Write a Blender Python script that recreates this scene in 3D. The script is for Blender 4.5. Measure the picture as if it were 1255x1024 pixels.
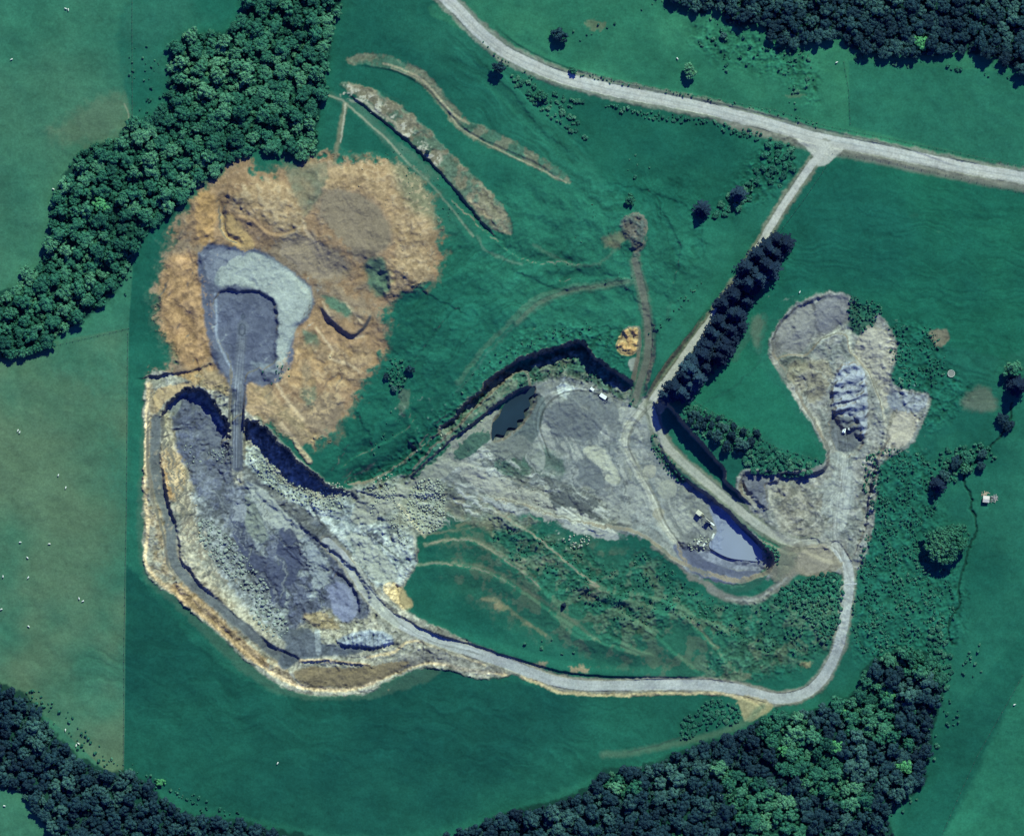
import bpy, bmesh, math, random
import numpy as np
from mathutils import Vector, Matrix
for o in list(bpy.data.objects): bpy.data.objects.remove(o)
S = bpy.context.scene
COL = S.collection
R = math.radians
PX = 0.5                                    # metres on the ground per map unit
# ---------------------------------------------------------------- camera
cam = bpy.data.cameras.new('camera'); camo = bpy.data.objects.new('camera', cam); COL.objects.link(camo)
camo.location = (0, 0, 3000); camo.rotation_euler = (0, 0, 0)
cam.sensor_width = 36; cam.lens = 36 * 3000 / 627.5; cam.clip_start = 10; cam.clip_end = 20000
S.camera = camo
# ---------------------------------------------------------------- light
SUN_EL, SUN_AZ = 42.0, 22.0                 # sun in the north, a little east
W = bpy.data.worlds.new('World'); S.world = W; W.use_nodes = True
nt = W.node_tree; nt.nodes.clear()
sky = nt.nodes.new('ShaderNodeTexSky'); sky.sky_type = 'NISHITA'; sky.sun_disc = False
sky.sun_elevation = R(SUN_EL); sky.sun_rotation = R(SUN_AZ); sky.air_density = 1.3; sky.dust_density = 0.3; sky.ozone_density = 4.0
bg = nt.nodes.new('ShaderNodeBackground'); bg.inputs['Strength'].default_value = 0.09
wo = nt.nodes.new('ShaderNodeOutputWorld')
tint = nt.nodes.new('ShaderNodeVectorMath'); tint.operation = 'MULTIPLY'; tint.inputs[1].default_value = (0.22, 0.36, 1.10)   # deep blue, very clear southern sky
nt.links.new(sky.outputs[0], tint.inputs[0]); nt.links.new(tint.outputs[0], bg.inputs[0]); nt.links.new(bg.outputs[0], wo.inputs[0])
sl = bpy.data.lights.new('sun', 'SUN'); sl.energy = 4.4; sl.angle = R(0.5); sl.color = (0.82, 1.0, 0.70)
so = bpy.data.objects.new('sun', sl); COL.objects.link(so)
sd = Vector((math.sin(R(SUN_AZ)) * math.cos(R(SUN_EL)), math.cos(R(SUN_AZ)) * math.cos(R(SUN_EL)), math.sin(R(SUN_EL))))
so.rotation_euler = sd.to_track_quat('Z', 'Y').to_euler(); so.location = sd * 500
S.view_settings.view_transform = 'Standard'; S.view_settings.look = 'None'
S.view_settings.exposure = 0.4; S.view_settings.gamma = 1.0
S.render.engine = 'CYCLES'

# ---------------------------------------------------------------- helpers: colour, noise, shapes on the map
KC = (1.40, 1.42, 1.38)                     # how bright a white flat patch renders in this light (linear)
def lin(c):
    c = np.asarray(c, float) / 255.
    return np.where(c <= 0.04045, c / 12.92, ((c + 0.055) / 1.055) ** 2.4)
def alb(c):
    a = lin(c) / np.array(KC)
    if c[0] <= 0.82 * c[1]: return a
    t = min(1, max(0, (c[0] / c[2] - 1.0) / 0.22)); return a * (np.array([1.03, 1.0, 1.0]) * (1 - t) + np.array([1.12, 1.0, 0.96]) * t)      # balance of stone and earth colours
def wxy(x, y): return ((x - 627.5) * PX, (512 - y) * PX)
M0 = 36
def axis(n):
    f = np.arange(-M0, n + M0 + 1, 1.0)
    o = []; d = 2.0; p = f[-1]
    while p < n + 9000: p += d; o.append(p); d *= 1.35
    o = np.array(o)
    return np.concatenate([(n - o)[::-1], f, o]), len(o)
ax, NOX = axis(1255); ay, NOY = axis(1024)
X, Y = np.meshgrid(ax, ay)
X = X.astype(np.float32); Y = Y.astype(np.float32)
def vnoise(x, y, seed):
    t = np.random.RandomState(seed).rand(256, 256).astype(np.float32)
    xi = np.floor(x).astype(np.int32); yi = np.floor(y).astype(np.int32)
    fx = x - xi; fy = y - yi
    fx = fx * fx * (3 - 2 * fx); fy = fy * fy * (3 - 2 * fy)
    x0 = xi & 255; x1 = (xi + 1) & 255; y0 = yi & 255; y1 = (yi + 1) & 255
    return ((t[y0, x0] * (1 - fx) + t[y0, x1] * fx) * (1 - fy) + (t[y1, x0] * (1 - fx) + t[y1, x1] * fx) * fy) * 2 - 1
def fbm(x, y, s, seed, o=4, g=0.5):
    a = 1.0; r = 0; tot = 0
    for k in range(o):
        r = r + a * vnoise(x / s + 17.3 * k, y / s + 9.1 * k, seed + k); tot += a; a *= g; s = s / 2.03
    return r / tot * 1.6
rx, ry = X * 0.866 - Y * 0.5, X * 0.5 + Y * 0.866           # rotated lattice hides grid alignment
n2 = vnoise(rx / 2.2, ry / 2.2, 1); n4 = fbm(rx, ry, 5, 11, 3); n12 = fbm(rx, ry, 14, 21, 4)
n40 = fbm(rx, ry, 45, 31, 5); n120 = fbm(rx, ry, 130, 41, 5); n12b = fbm(rx, ry, 13, 51, 4); n40b = fbm(rx, ry, 50, 61, 5)
n120b = fbm(rx, ry, 150, 71, 5)
WX = n12 * 0.55 + n4 * 0.5 + n2 * 0.25; WY = n12b * 0.55 + fbm(rx, ry, 6, 81, 3) * 0.5 + vnoise(rx / 2.0, ry / 2.0, 5) * 0.25
def sm(t): t = np.clip(t, 0, 1); return t * t * (3 - 2 * t)
def curve(pts, closed, n=5):
    P = [np.array(p[:2], float) for p in pts]; L = len(P); out = []
    for i in range(L if closed else L - 1):
        if closed: a, b, c, d = P[i - 1], P[i], P[(i + 1) % L], P[(i + 2) % L]
        else: a, b, c, d = P[max(i - 1, 0)], P[i], P[i + 1], P[min(i + 2, L - 1)]
        for k in range(n):
            t = k / n
            out.append(0.5 * (2 * b + (c - a) * t + (2 * a - 5 * b + 4 * c - d) * t * t + (3 * b - a - 3 * c + d) * t ** 3))
    if not closed: out.append(P[-1])
    return np.array(out)
def box(P, m):
    i0 = np.searchsorted(ax, P[:, 0].min() - m); i1 = np.searchsorted(ax, P[:, 0].max() + m) + 1
    j0 = np.searchsorted(ay, P[:, 1].min() - m); j1 = np.searchsorted(ay, P[:, 1].max() + m) + 1
    return (slice(max(j0, 0), j1), slice(max(i0, 0), i1))
def segdist(P, x, y, closed):
    d2 = np.full(x.shape, 1e12, np.float32); n = len(P); ins = np.zeros(x.shape, bool)
    for i in range(n if closed else n - 1):
        ax_, ay_ = P[i]; bx, by = P[(i + 1) % n]; ex, ey = bx - ax_, by - ay_
        L = ex * ex + ey * ey
        if L < 1e-9: continue
        t = np.clip(((x - ax_) * ex + (y - ay_) * ey) / L, 0, 1)
        dd = (x - ax_ - t * ex) ** 2 + (y - ay_ - t * ey) ** 2
        d2 = np.minimum(d2, dd)
        if closed and ay_ != by:
            c = ((ay_ > y) != (by > y)) & (x < ex * (y - ay_) / ey + ax_)
            ins ^= c
    return np.sqrt(d2), ins
def poly(pts, f=3, w=3, smooth=True, grow=0):
    """soft mask of a closed outline; edge feather f, ragged by w"""
    f = f * 0.6 if 1 < f <= 8 else f
    P = curve(pts, True) if smooth else np.array(pts, float)
    s = box(P, f + w * 1.5 + 4 + max(grow, 0))
    d, ins = segdist(P, X[s] + w * WX[s], Y[s] + w * WY[s], True)
    sdv = np.where(ins, d, -d) + grow
    return s, sm(sdv / (2 * f) + 0.5)
def line(pts, hw, f=1.5, w=1.0, smooth=True):
    P = curve(pts, False) if smooth else np.array(pts, float)
    s = box(P, hw + f + w * 1.5 + 3)
    d, _ = segdist(P, X[s] + w * WX[s], Y[s] + w * WY[s], False)
    return s, sm((hw - d) / (2 * f) + 0.5)

# ---------------------------------------------------------------- terrain height (metres)
def idw(cp, x, y, r=40, p=1.5):
    nu = 0; de = 0
    for (a, b, h) in cp:
        w = 1.0 / ((x - a) ** 2 + (y - b) ** 2 + r * r) ** p
        nu = nu + w * h; de = de + w
    return nu / de
H = idw([(0,0,8),(600,0,6),(1255,0,2),(0,500,4),(0,1000,-2),(600,1000,-12),(1255,1000,-14),(1255,500,-4),(300,250,6),(500,300,4),
         (450,500,1),(560,440,2),(640,415,3),(600,440,3),(700,400,3.5),(735,420,4),(765,445,4),(780,430,1),(790,490,-5),(840,480,1),(840,510,3.5),(860,540,3.5),(885,568,2.5),(900,590,-3),(1000,500,-2),
         (1000,650,-8),(1040,720,-9),(700,700,-10),(550,650,-8),(500,600,-7),(420,640,-7),(480,700,-9),(860,750,-13),(800,830,-13),
         (600,820,-11),(450,850,-8),(300,850,-3),(170,700,2),(170,550,3),(200,460,3),(290,480,2),(320,512,5),(345,530,6),(370,550,6),(396,575,5),(960,850,-13),
         (780,200,3),(900,200,2),(1160,665,-8),(775,265,8),(425,612,-8),(450,622,-8),(480,655,-8.5),(505,690,-9),(410,600,-6)], X, Y, 28)
H = H + 1.6 * n120 + 0.5 * n40 + 0.12 * n12
far = sm((np.maximum(np.abs(X - 627), np.abs(Y - 512)) - 800) / 3000)
H = H + far * 25 * fbm(X, Y, 2200, 5, 4)
rock = np.zeros_like(H)                     # how bare and rough the surface is
def dig(pts, cp, width, w=2.5, r=25, rough=0.25, wfun=None, smooth=True):
    P = curve(pts, True) if smooth else np.array(pts, float)
    s = box(P, 16)
    if callable(w): w = w(X[s], Y[s])
    d, ins = segdist(P, X[s] + w * WX[s], Y[s] + w * WY[s], True)
    wd = width if wfun is None else wfun(X[s], Y[s])
    m = sm(np.where(ins, d, -d) / wd)
    lv = idw(cp, X[s], Y[s], r) + rough * (n4[s] + 1.2 * n12[s])
    H[s] = H[s] * (1 - m) + lv * m
def add(sm_, h, rough=0, nn=None):
    s, m = sm_; H[s] += m * h
    if rough: H[s] += m * rough * (nn if nn is not None else n4)[s]
def carve(pts, hw, f, w=1.0):
    """bed along a polyline whose points are (x, y, height)"""
    P = np.array([p[:2] for p in pts], float); hs = [p[2] if p[2] is not None else float(H[np.searchsorted(ay, p[1]), np.searchsorted(ax, p[0])]) for p in pts]
    s = box(P, hw + f + 4); x = X[s] + w * WX[s]; y = Y[s] + w * WY[s]
    best = np.full(x.shape, 1e9); hv = np.zeros(x.shape)
    for i in range(len(P) - 1):
        a, b = P[i], P[i + 1]; e = b - a
        t = np.clip(((x - a[0]) * e[0] + (y - a[1]) * e[1]) / (e @ e), 0, 1)
        d = np.hypot(x - a[0] - t * e[0], y - a[1] - t * e[1])
        k = d < best; best = np.where(k, d, best); hv = np.where(k, hs[i] + t * (hs[i + 1] - hs[i]), hv)
    m = sm((hw + f - best) / f)
    H[s] = H[s] * (1 - m) + hv * m
def step(pts, h, back, front=3, w=1.5):
    """small scarp: ground rises by h along the line on its left side, dying out over `back`"""
    P = curve(pts, False); s = box(P, back + 10)
    x = X[s] + w * WX[s]; y = Y[s] + w * WY[s]
    best = np.full(x.shape, 1e9); sg = np.zeros(x.shape); L = len(P); pos = np.zeros(x.shape)
    for i in range(L - 1):
        a, b = P[i], P[i + 1]; e = b - a; n = np.hypot(*e)
        t = np.clip(((x - a[0]) * e[0] + (y - a[1]) * e[1]) / (n * n), 0, 1)
        d = np.hypot(x - a[0] - t * e[0], y - a[1] - t * e[1])
        k = d < best; best = np.where(k, d, best)
        sg = np.where(k, ((x - a[0]) * e[1] - (y - a[1]) * e[0]) / n, sg); pos = np.where(k, (i + t) / L, pos)
    v = np.sign(sg) * best                       # >0: left of the walking direction (map y down)
    ends = sm(pos * 8) * sm((1 - pos) * 8)
    H[s] += h * ends * sm(v / front) * sm((back - v) / (back - front))

# west pit
WP = [(188,560),(186,535),(196,505),(215,484),(238,473),(256,481),(270,503),(284,525),(291,545),(299,520),(312,514),(352,550),(398,590),
      (432,604),(475,640),(502,690),(482,735),(440,775),(400,792),(352,797),(300,775),(250,715),(222,660),(203,600)]
def wW(x, y):                               # steep on the north-east side, battered on the west and south
    t = sm((y - 505) / 50) * sm(((y - 480) * 0.55 - (x - 250)) / 60 + 0.35)
    return 5 + 30 * t
dig(WP, [(222,505,-5),(245,500,-6),(262,530,-8.5),(290,560,-9),(290,590,-9),(340,575,-9.5),(375,600,-9.5),(420,620,-8.5),(480,690,-9),(350,680,-11),(430,730,-12),
         (300,740,-11),(270,650,-10),(240,570,-7),(390,780,-10),(470,740,-10)], 5, w=4.0, rough=0.22, wfun=wW)
# lower floor of the west pit, its bank faces south-west
dig([(296,585),(330,615),(370,645),(410,674),(438,700),(455,735),(440,758),(400,745),(360,770),(320,760),(290,720),(262,660),(270,600)],
    [(285,600,-9.3),(270,640,-10.2),(310,620,-10.8),(350,680,-12.6),(430,740,-13),(300,720,-12)], 6, w=2.5, rough=0.25)
step([(440,758),(441,740),(434,722),(424,708),(412,700)], -2.4, 14, 3, 1)
# bench track round the west pit (sits below the rim)
carve([(196,470,2),(190,510,1),(189,560,0),(196,610,-1),(208,650,0.3),(214,690,-0.6),(240,722,-2.2),(290,765,-4.5),(330,800,-6.5)], 6, 5)
carve([(330,800,-7),(356,812,-7.5)], 8, 4)
# grey basin and its sunken slate floor
dig([(246,310),(262,298),(300,302),(330,310),(352,330),(378,350),(386,368),(374,398),(362,404),(358,440),(345,460),(320,470),(275,462),(258,430),(250,380)],
    [(300,320,4.0),(360,360,3.6),(270,420,2.2),(340,440,2.2)], 9, w=3, rough=0.15)
dig([(263,362),(275,353),(300,355),(322,358),(338,376),(340,410),(338,435),(330,452),(308,455),(296,470),(286,462),(278,440),(266,415),(262,385)],
    [(300,370,1.0),(330,400,0.8),(300,450,-0.2),(290,400,0.9)], 3.5, w=3.5, rough=0.10)
# haul ramp down into the pit
carve([(297,405,1.2),(294,440,0.8),(292,470,0.4),(290,500,-1.2),(290,540,-4.5),(291,578,-8.6)], 7, 3.5, w=0.5)
# central quarry
CP = [(428,603),(455,590),(500,566),(530,533),(560,504),(585,478),(610,457),(640,438),(680,424),(712,417),(724,429),(747,449),(777,468),(780,488),
      (796,500),(806,520),(812,545),(822,565),(848,590),(884,616),(924,654),(952,684),(935,708),(880,704),(830,690),(780,655),(700,640),(600,612),(500,612)]
carve([(798,500,-5.6),(806,525,-6.3),(820,550,-6.8),(850,577,-7),(900,619,-7.4),(935,647,-8),(970,664,-8.4)], 12, 5, w=1.0)
carve([(812,505,-6.2),(830,527,-6.8),(856,556,-7),(878,582,-7.2)], 9, 4.5, w=1.5)
dig(CP, [(450,600,-6),(520,570,-6),(560,540,-6.5),(620,505,-9),(640,470,-8),(690,450,-7.5),(740,465,-7.5),(768,478,-7),(795,505,-5.6),(700,500,-7),(700,560,-8),(780,580,-8.5),(830,600,-12),(850,630,-13.4),
         (900,660,-14.6),(935,690,-14.8),(600,590,-8),(500,600,-7),(750,640,-11)], 5, w=lambda x, y: 1.5 + 2.5 * sm((760 - x) / 40), rough=0.20)
# second bench below the north face
dig([(500,588),(540,552),(575,525),(600,505),(640,478),(652,472),(640,450),(600,480),(560,520),(520,555)],
    [(520,565,-3.5),(600,490,-3.0),(645,462,-4)], 4, w=2, rough=0.3)
# lower bench road, field edge above it
carve([(885,372,None),(850,420,-0.5),(825,452,-2.4),(808,478,-4.6),(798,494,-5.4),(790,512,-5.8)], 6, 7)
carve([(792,370,None),(793,410,0),(792,435,-1.4),(786,462,-3.6),(780,490,-5.4),(778,505,-5.8)], 5, 8)
# east quarry
EP = [(944,430),(950,400),(970,378),(1012,360),(1045,366),(1078,385),(1100,425),(1092,470),(1135,485),(1130,520),(1090,545),(1072,600),(1062,680),
      (1020,692),(968,668),(935,640),(905,598),(925,578),(1000,577),(1012,552),(992,512),(966,465)]
dig(EP, [(975,410,-2.4),(1010,380,-1.8),(1070,420,-3.0),(1110,500,-3.6),(1000,450,-5),(1010,520,-6.5),(1050,560,-7),(1040,640,-8),(960,610,-7.2),(1000,660,-8.4)], 6, w=2, rough=0.25)
step([(948,455),(957,440),(972,436),(985,438),(995,432),(1005,420),(1022,410),(1037,412),(1041,430),(1052,442),(1065,458),(1072,478),(1080,500),(1083,530)], -2.0, 30, 3)
s, m = poly([(1030,450),(1040,443),(1052,446),(1062,462),(1064,500),(1060,535),(1045,528),(1030,520),(1022,495),(1022,470)], 7, 2)
H[s] += m * (2.4 + 0.75 * np.sin(Y[s] * 0.52 + 2.0 * n12[s] + 0.12 * X[s]) + 0.3 * n4[s])
add(poly([(1018,512),(1035,505),(1052,515),(1058,545),(1040,560),(1022,545)], 6, 2), -2.0)
for (a, b, r_, h_) in [(985,455,7,2.2),(978,462,6,2.0),(995,445,6,1.8),(1000,458,6,1.5),(975,472,5,1.6),(968,455,5,1.2),(1008,470,7,1.2)]:
    H += h_ * np.exp(-((X - a) ** 2 + (Y - b) ** 2) / r_ ** 2)
# scoop above the pond road
dig([(906,585),(925,575),(960,578),(955,592),(942,598),(945,625),(930,622),(915,603)], [(925,595,-5.0),(945,590,-4.5)], 7, rough=0.05)
# silt bench / stockpile banks in the south-east of the central quarry
dig([(828,662),(850,668),(880,672),(905,684),(938,694),(936,706),(915,715),(885,712),(858,705),(838,690)], [(860,690,-16),(920,705,-16)], 8, rough=0.05)
# north-west spoil: lobed dome, orange bank, gullies
add(poly([(385,225),(420,208),(465,202),(505,212),(525,245),(532,290),(526,335),(505,352),(478,358),(466,330),(440,320),(400,310),(380,270)], 18, 4), 5.0)
add(poly([(285,235),(330,222),(370,245),(372,285),(340,285),(300,262)], 14, 4), 4.0)
ang = np.arctan2(Y - 285, X - 425)
s, m = poly([(420,208),(465,202),(505,212),(525,245),(532,290),(526,335),(505,352),(470,362),(462,330),(482,290),(462,245),(430,235),(400,232)], 7, 4)
H[s] += m * (0.22 * np.sin(ang[s] * 64 + 4 * n12[s]) * (0.6 + 0.6 * n4[s]) + 0.3 * n4[s] + 0.15 * n2[s])
s, m = poly([(270,235),(330,225),(372,250),(372,285),(345,285),(300,265),(262,268)], 6, 4)
H[s] += m * (0.35 * n4[s] + 0.12 * n2[s])
rg = 1 - np.abs(fbm((X * 0.9 + Y * 0.45) + 9 * n40, (Y * 0.9 - X * 0.45) * 0.45, 24, 91, 5, 0.5)) * 1.7
s, m = poly([(245,240),(262,235),(268,290),(255,310),(250,370),(262,420),(285,462),(300,490),(286,520),(265,495),(240,470),(185,462),(215,445),(205,400),(195,370),(205,320),(225,275)], 8, 4)
H[s] += m * (2.2 * rg[s] + 0.2 * n4[s])
s, m = poly([(372,395),(400,400),(425,418),(460,420),(462,440),(445,470),(420,500),(390,530),(360,525),(320,505),(310,480),(330,460),(360,430)], 10, 5)
H[s] += m * (1.5 * rg[s] + 0.15 * n4[s])
add(line([(182,459),(205,455),(235,449),(255,446)], 3, 3, 1), 0.0); step([(262,444),(235,452),(205,457),(180,461)], -2.0, 16, 2.5, 3)
step([(267,245),(269,275),(276,292),(290,300)], -2.4, 12, 3); step([(372,277),(352,286),(330,284),(310,268),(290,262)], 1.8, 20, 3)
step([(388,372),(402,392),(420,408),(434,413),(448,402),(457,385)], 3.0, 26, 4)
step([(350,345),(372,350),(395,352),(415,345)], 0.5, 14, 4)
# terraces in the pasture
step([(615,295),(595,275),(570,245),(545,215),(520,190),(490,163),(455,135),(425,112)], -1.8, 22, 2.5, 0.8)
step([(695,226),(660,200),(620,182),(575,160),(545,130),(520,105),(480,85),(435,78)], -0.8, 22, 3, 0.8)
step([(455,600),(500,575),(530,545),(550,515),(570,495)], -0.1, 20, 3)
for q, hh in [([(430,595),(455,590),(490,575),(520,548),(500,590)], 0)]: pass
step([(420,597),(450,592),(480,577),(503,560),(512,552)], -3.5, 26, 4); step([(415,575),(440,560),(470,545),(500,525),(515,505)], -1.2, 20, 3)
for L_, h_ in [([(500,690),(560,690),(610,705),(650,730),(700,765),(750,790),(800,805)], 1.6), ([(520,665),(575,660),(620,685),(660,715),(690,745)], 1.8),
               ([(690,765),(715,780),(745,778),(775,792),(808,805)], 1.4), ([(740,740),(790,765),(830,800),(860,825)], 1.5),
               ([(600,620),(650,650),(700,690),(740,720),(790,740),(840,760)], 2.2), ([(850,765),(880,795),(905,825)], 1.6),
               ([(840,745),(880,780),(900,800)], 0.8), ([(700,705),(745,722),(800,730),(870,760),(930,790)], 1.6)]:
    step(L_[::-1], h_, 26, 4, 2)
# south rim bank, berms
step([(340,780),(368,772),(392,778),(410,790)], -2.0, 12, 3); step([(367,813),(400,812),(452,818)], 1.4, 8, 3)
s, m = poly([(412,785),(430,775),(455,772),(478,778),(480,788),(455,794),(430,792)], 5, 2)
H[s] += m * (2.4 + 0.35 * np.sin(X[s] * 1.25 + 2.5 * n12[s]) + 0.2 * n4[s])
step([(180,690),(215,728),(260,765),(300,800),(340,835),(400,850),(450,845),(500,822),(540,815),(620,825)], -0.9, 12, 3)
# creek
CREEK = [(1242,495),(1235,520),(1222,540),(1205,560),(1186,575),(1184,592),(1192,610),(1191,622),(1197,635),(1196,655),(1188,675),(1184,695),(1176,720),(1178,740),(1170,752),(1163,768),(1168,790)]
s, m = line(CREEK, 0.9, 1.3, 2.2); H[s] -= 1.3 * m
# rounded knoll of the blast mound
add(poly([(765,270),(785,262),(795,285),(785,305),(768,300)], 7, 2), 1.6, 0.5)
add(poly([(760,412),(770,402),(783,403),(782,425),(775,435),(757,430)], 5, 2), 1.8, 0.6)

step([(480,748),(510,768),(545,782),(590,795),(640,811),(700,826),(770,831),(860,831)], 1.5, 16, 2, 1)
for L_, h_ in [([(395,592),(420,560),(445,520),(450,480)], 0.7), ([(525,560),(503,500),(512,440),(560,380)], 0.9), ([(545,240),(600,290),(640,320),(700,325)], -1.2), ([(560,470),(600,430),(650,405)], -0.8), ([(480,330),(520,360),(560,380)], 0.7),
               ([(700,240),(730,260),(745,300)], -0.7), ([(800,250),(832,300),(822,350)], 0.8), ([(722,330),(762,348),(800,400)], 0.6), ([(430,500),(455,545),(430,580)], 0.8), ([(640,360),(700,345),(770,343)], -0.6), ([(735,225),(790,235),(850,262),(860,300)], 0.6), ([(560,500),(530,520),(500,560),(470,575)], -1.0),
               ([(620,330),(680,355),(720,352)], 0.7), ([(740,300),(720,320),(680,322)], 0.6), ([(560,60),(620,110),(660,160),(700,190)], 0.5), ([(580,90),(640,150),(690,195)], -0.4)]: step(L_, h_, 18, 4, 3)
s, m = poly([(430,330),(560,240),(700,220),(860,230),(860,340),(790,420),(640,400),(560,470),(430,590),(400,570)], 25, 5); H[s] += m * (0.45 * n12[s] + 1.0 * n40[s] + 0.15 * n4[s])
step([(1045,690),(1062,650),(1068,610),(1075,575)], -1.6, 16, 3)
step([(1175,206),(1100,180),(1010,160),(940,142),(850,121),(770,105),(700,86),(640,60),(600,28)][::-1], 0.5, 8, 1.5, 0.5)
RT = [[(1062,560),(1130,555),(1150,610),(1180,700),(1172,790),(1060,810),(1046,760),(1052,700)], [(960,720),(1000,705),(1030,705),(1034,740),(1025,790),(960,800),(850,770),(760,700),(800,680),(870,740)], [(600,640),(700,665),(820,760),(760,790),(690,740),(620,690)],
      [(1090,400),(1150,405),(1160,450),(1190,480),(1140,530),(1092,470)], [(555,485),(640,410),(745,400),(770,460),(700,440),(600,490),(500,590),(430,600)], [(930,180),(975,180),(960,230),(880,262)], [(640,465),(700,440),(775,480),(740,490),(680,470)], [(850,30),(985,60),(1000,130),(960,100),(870,70)], [(900,790),(1000,800),(960,830),(860,830)]]

# ---------------------------------------------------------------- ground colour
C = np.zeros(X.shape + (3,), np.float32)
def mixc(c1, c2, t): return alb(c1) * (1 - t[..., None]) + alb(c2) * t[..., None]
C[:] = mixc((32,98,83), (46,116,95), sm(0.5 + 0.55 * n120 + 0.2 * n40))
def paint(sm_, col, a=1.0, col2=None, nn=None, c0=0.5, k=0.6, rk=None, gain=0.0):
    """lay a soil or turf colour over a region; col2 appears in patches of the noise nn"""
    s, m = sm_; m = (m * a)[..., None]
    if col2 is not None: t = sm(c0 + 1.7 * k * (nn[s] + 0.4 * n4[s])) if rk is not None else sm(c0 + k * nn[s]); v = mixc(col, col2, t)
    else: v = alb(col)
    if gain: v = v * (1 + gain * (0.7 * n4[s] + 0.5 * n2[s]))[..., None]
    C[s] = C[s] * (1 - m) + v * m
    if rk is not None: rock[s] = rock[s] * (1 - m[..., 0]) + rk * m[..., 0]
# fields
paint(poly([(140,690),(240,790),(340,850),(450,855),(530,820),(700,850),(860,855),(840,910),(720,955),(560,1010),(400,1020),(140,930)], 6, 4), (24,82,74), 0.95, (34,98,82), n120b)
paint(poly([(-3000,-3000),(163,-3000),(163,330),(158,400),(156,600),(151,960),(151,4000),(-3000,4000)], 0.8, 0, False), (58,120,97), 1, (76,126,100), n120b)
paint(poly([(-60,440),(158,402),(156,600),(151,950),(130,945),(60,880),(-60,830)], 1.5, 0, False), (68,122,98), 1, (100,126,98), n120b, 0.5, 0.9)
paint(poly([(30,470),(120,470),(140,600),(120,720),(60,700),(20,600)], 25, 10), (98,126,98), 0.5)
paint(poly([(100,135),(150,115),(155,160),(110,175),(60,168)], 10, 8), (110,122,98), 0.45)
paint(line([(153,128),(158,140),(158,153)], 0.8, 0.8, 0), (150,160,135), 0.8)
paint(poly([(155,0),(300,0),(230,45),(205,130),(165,150)], 8, 6), (34,100,84), 0.8, (50,110,92), n40)
paint(poly([(560,0),(1255,0),(1255,205),(1015,160),(700,95),(620,60)], 3, 2), (50,118,93), 0.95, (60,128,98), n40b)
paint(poly([(1040,75),(1255,90),(1255,205),(1040,155)], 2, 1, False), (44,112,92), 0.8)
paint(poly([(700,120),(940,175),(930,225),(880,255),(790,250),(735,215)], 8, 4), (28,92,78), 0.9, (34,100,82), n40)
paint(poly([(960,260),(1015,195),(1255,235),(1255,430),(1110,400),(1040,355),(960,370),(910,440),(850,480)], 6, 4), (34,106,84), 0.95, (30,98,84), n120b)
paint(poly([(845,480),(900,420),(950,470),(1005,555),(960,545),(880,510)], 6, 4), (38,112,90), 0.9)
paint(poly([(1155,1030),(1255,828),(3000,-800),(3000,3000),(1155,3000)], 0.8, 0.5, False), (48,120,95), 1)
paint(poly([(1100,1030),(1150,900),(1200,840),(1255,780),(1255,826),(1155,1030)], 8, 3), (32,98,82), 0.8)
paint(poly([(1062,560),(1100,545),(1150,500),(1190,600),(1185,700),(1165,800),(1060,820),(1050,720)], 10, 6), (42,112,92), 0.8, (34,98,84), n12)
paint(poly([(420,400),(480,340),(560,330),(640,400),(560,470),(440,560),(400,590)], 20, 8), (38,108,90), 0.8, (32,98,84), n40)
# contour streaks on the slopes
def streak(reg, ang_, amp, sx=5.0, seed=0, warp=10):
    s, m = reg; a = R(ang_); x = X[s] + warp * n40[s]; y = Y[s] + warp * n40b[s]
    u = x * math.cos(a) + y * math.sin(a); v = -x * math.sin(a) + y * math.cos(a)
    q = fbm(u / 14, v, sx, 300 + seed, 3, 0.6); C[s] *= (1 + amp * m * q)[..., None]; H[s] += 0.12 * m * q
streak(poly([(560,40),(650,100),(720,170),(700,230),(620,180),(560,120)], 15, 4), 38, 0.22, 4, 1)
streak(poly([(720,220),(850,220),(860,300),(820,360),(740,300)], 20, 4), 50, 0.25, 4, 2, 25)
streak(poly([(480,330),(600,300),(720,300),(700,400),(560,440),(430,560)], 20, 4), -30, 0.22, 5, 3, 25)
streak(poly([(160,760),(600,830),(850,870),(700,960),(160,900)], 25, 4), 15, 0.12, 6, 4, 20)
streak(poly([(960,260),(1255,240),(1255,500),(1110,420),(1040,350),(950,360)], 25, 4), 10, 0.12, 4, 5, 15)
# grass terraces: pale, tan and dark green lines
for L_, w_, c_ in [([(500,692),(560,690),(610,702),(650,727),(700,760),(735,785)], 2, (140,148,125)), ([(520,668),(575,660),(620,683),(655,708)], 2.5, (150,152,130)),
                   ([(592,735),(612,738),(640,760),(670,778)], 2.5, (172,158,122)), ([(690,768),(715,782),(745,778),(775,792),(806,806)], 1.2, (25,70,68)),
                   ([(560,645),(585,640),(605,655)], 3, (175,160,130)), ([(590,618),(615,640),(650,660),(690,690)], 2, (80,110,95)),
                   ([(850,762),(862,775),(880,795)], 2, (185,180,150)), ([(655,300),(700,325),(740,320),(770,280)], 2.5, (84,118,100)),
                   ([(560,470),(590,430),(620,400),(660,365),(710,352),(790,345)], 4, (84,120,100)), ([(560,480),(610,420),(640,392)], 2, (70,115,100)),
                   ([(585,290),(600,310),(640,325)], 2, (110,140,120)), ([(900,440),(935,385),(930,430)], 5, (60,108,92)),
                   ([(455,110),(490,125),(500,150)], 1, (60,110,90)), ([(940,430),(905,470),(850,500)], 1.2, (36,90,78)),
                   ([(520,655),(600,640),(560,612)], 1.5, (150,150,125))]:
    paint(line(L_, w_ * 0.8, 1.6, 2.5), c_, 0.6, gain=0.2)
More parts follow.
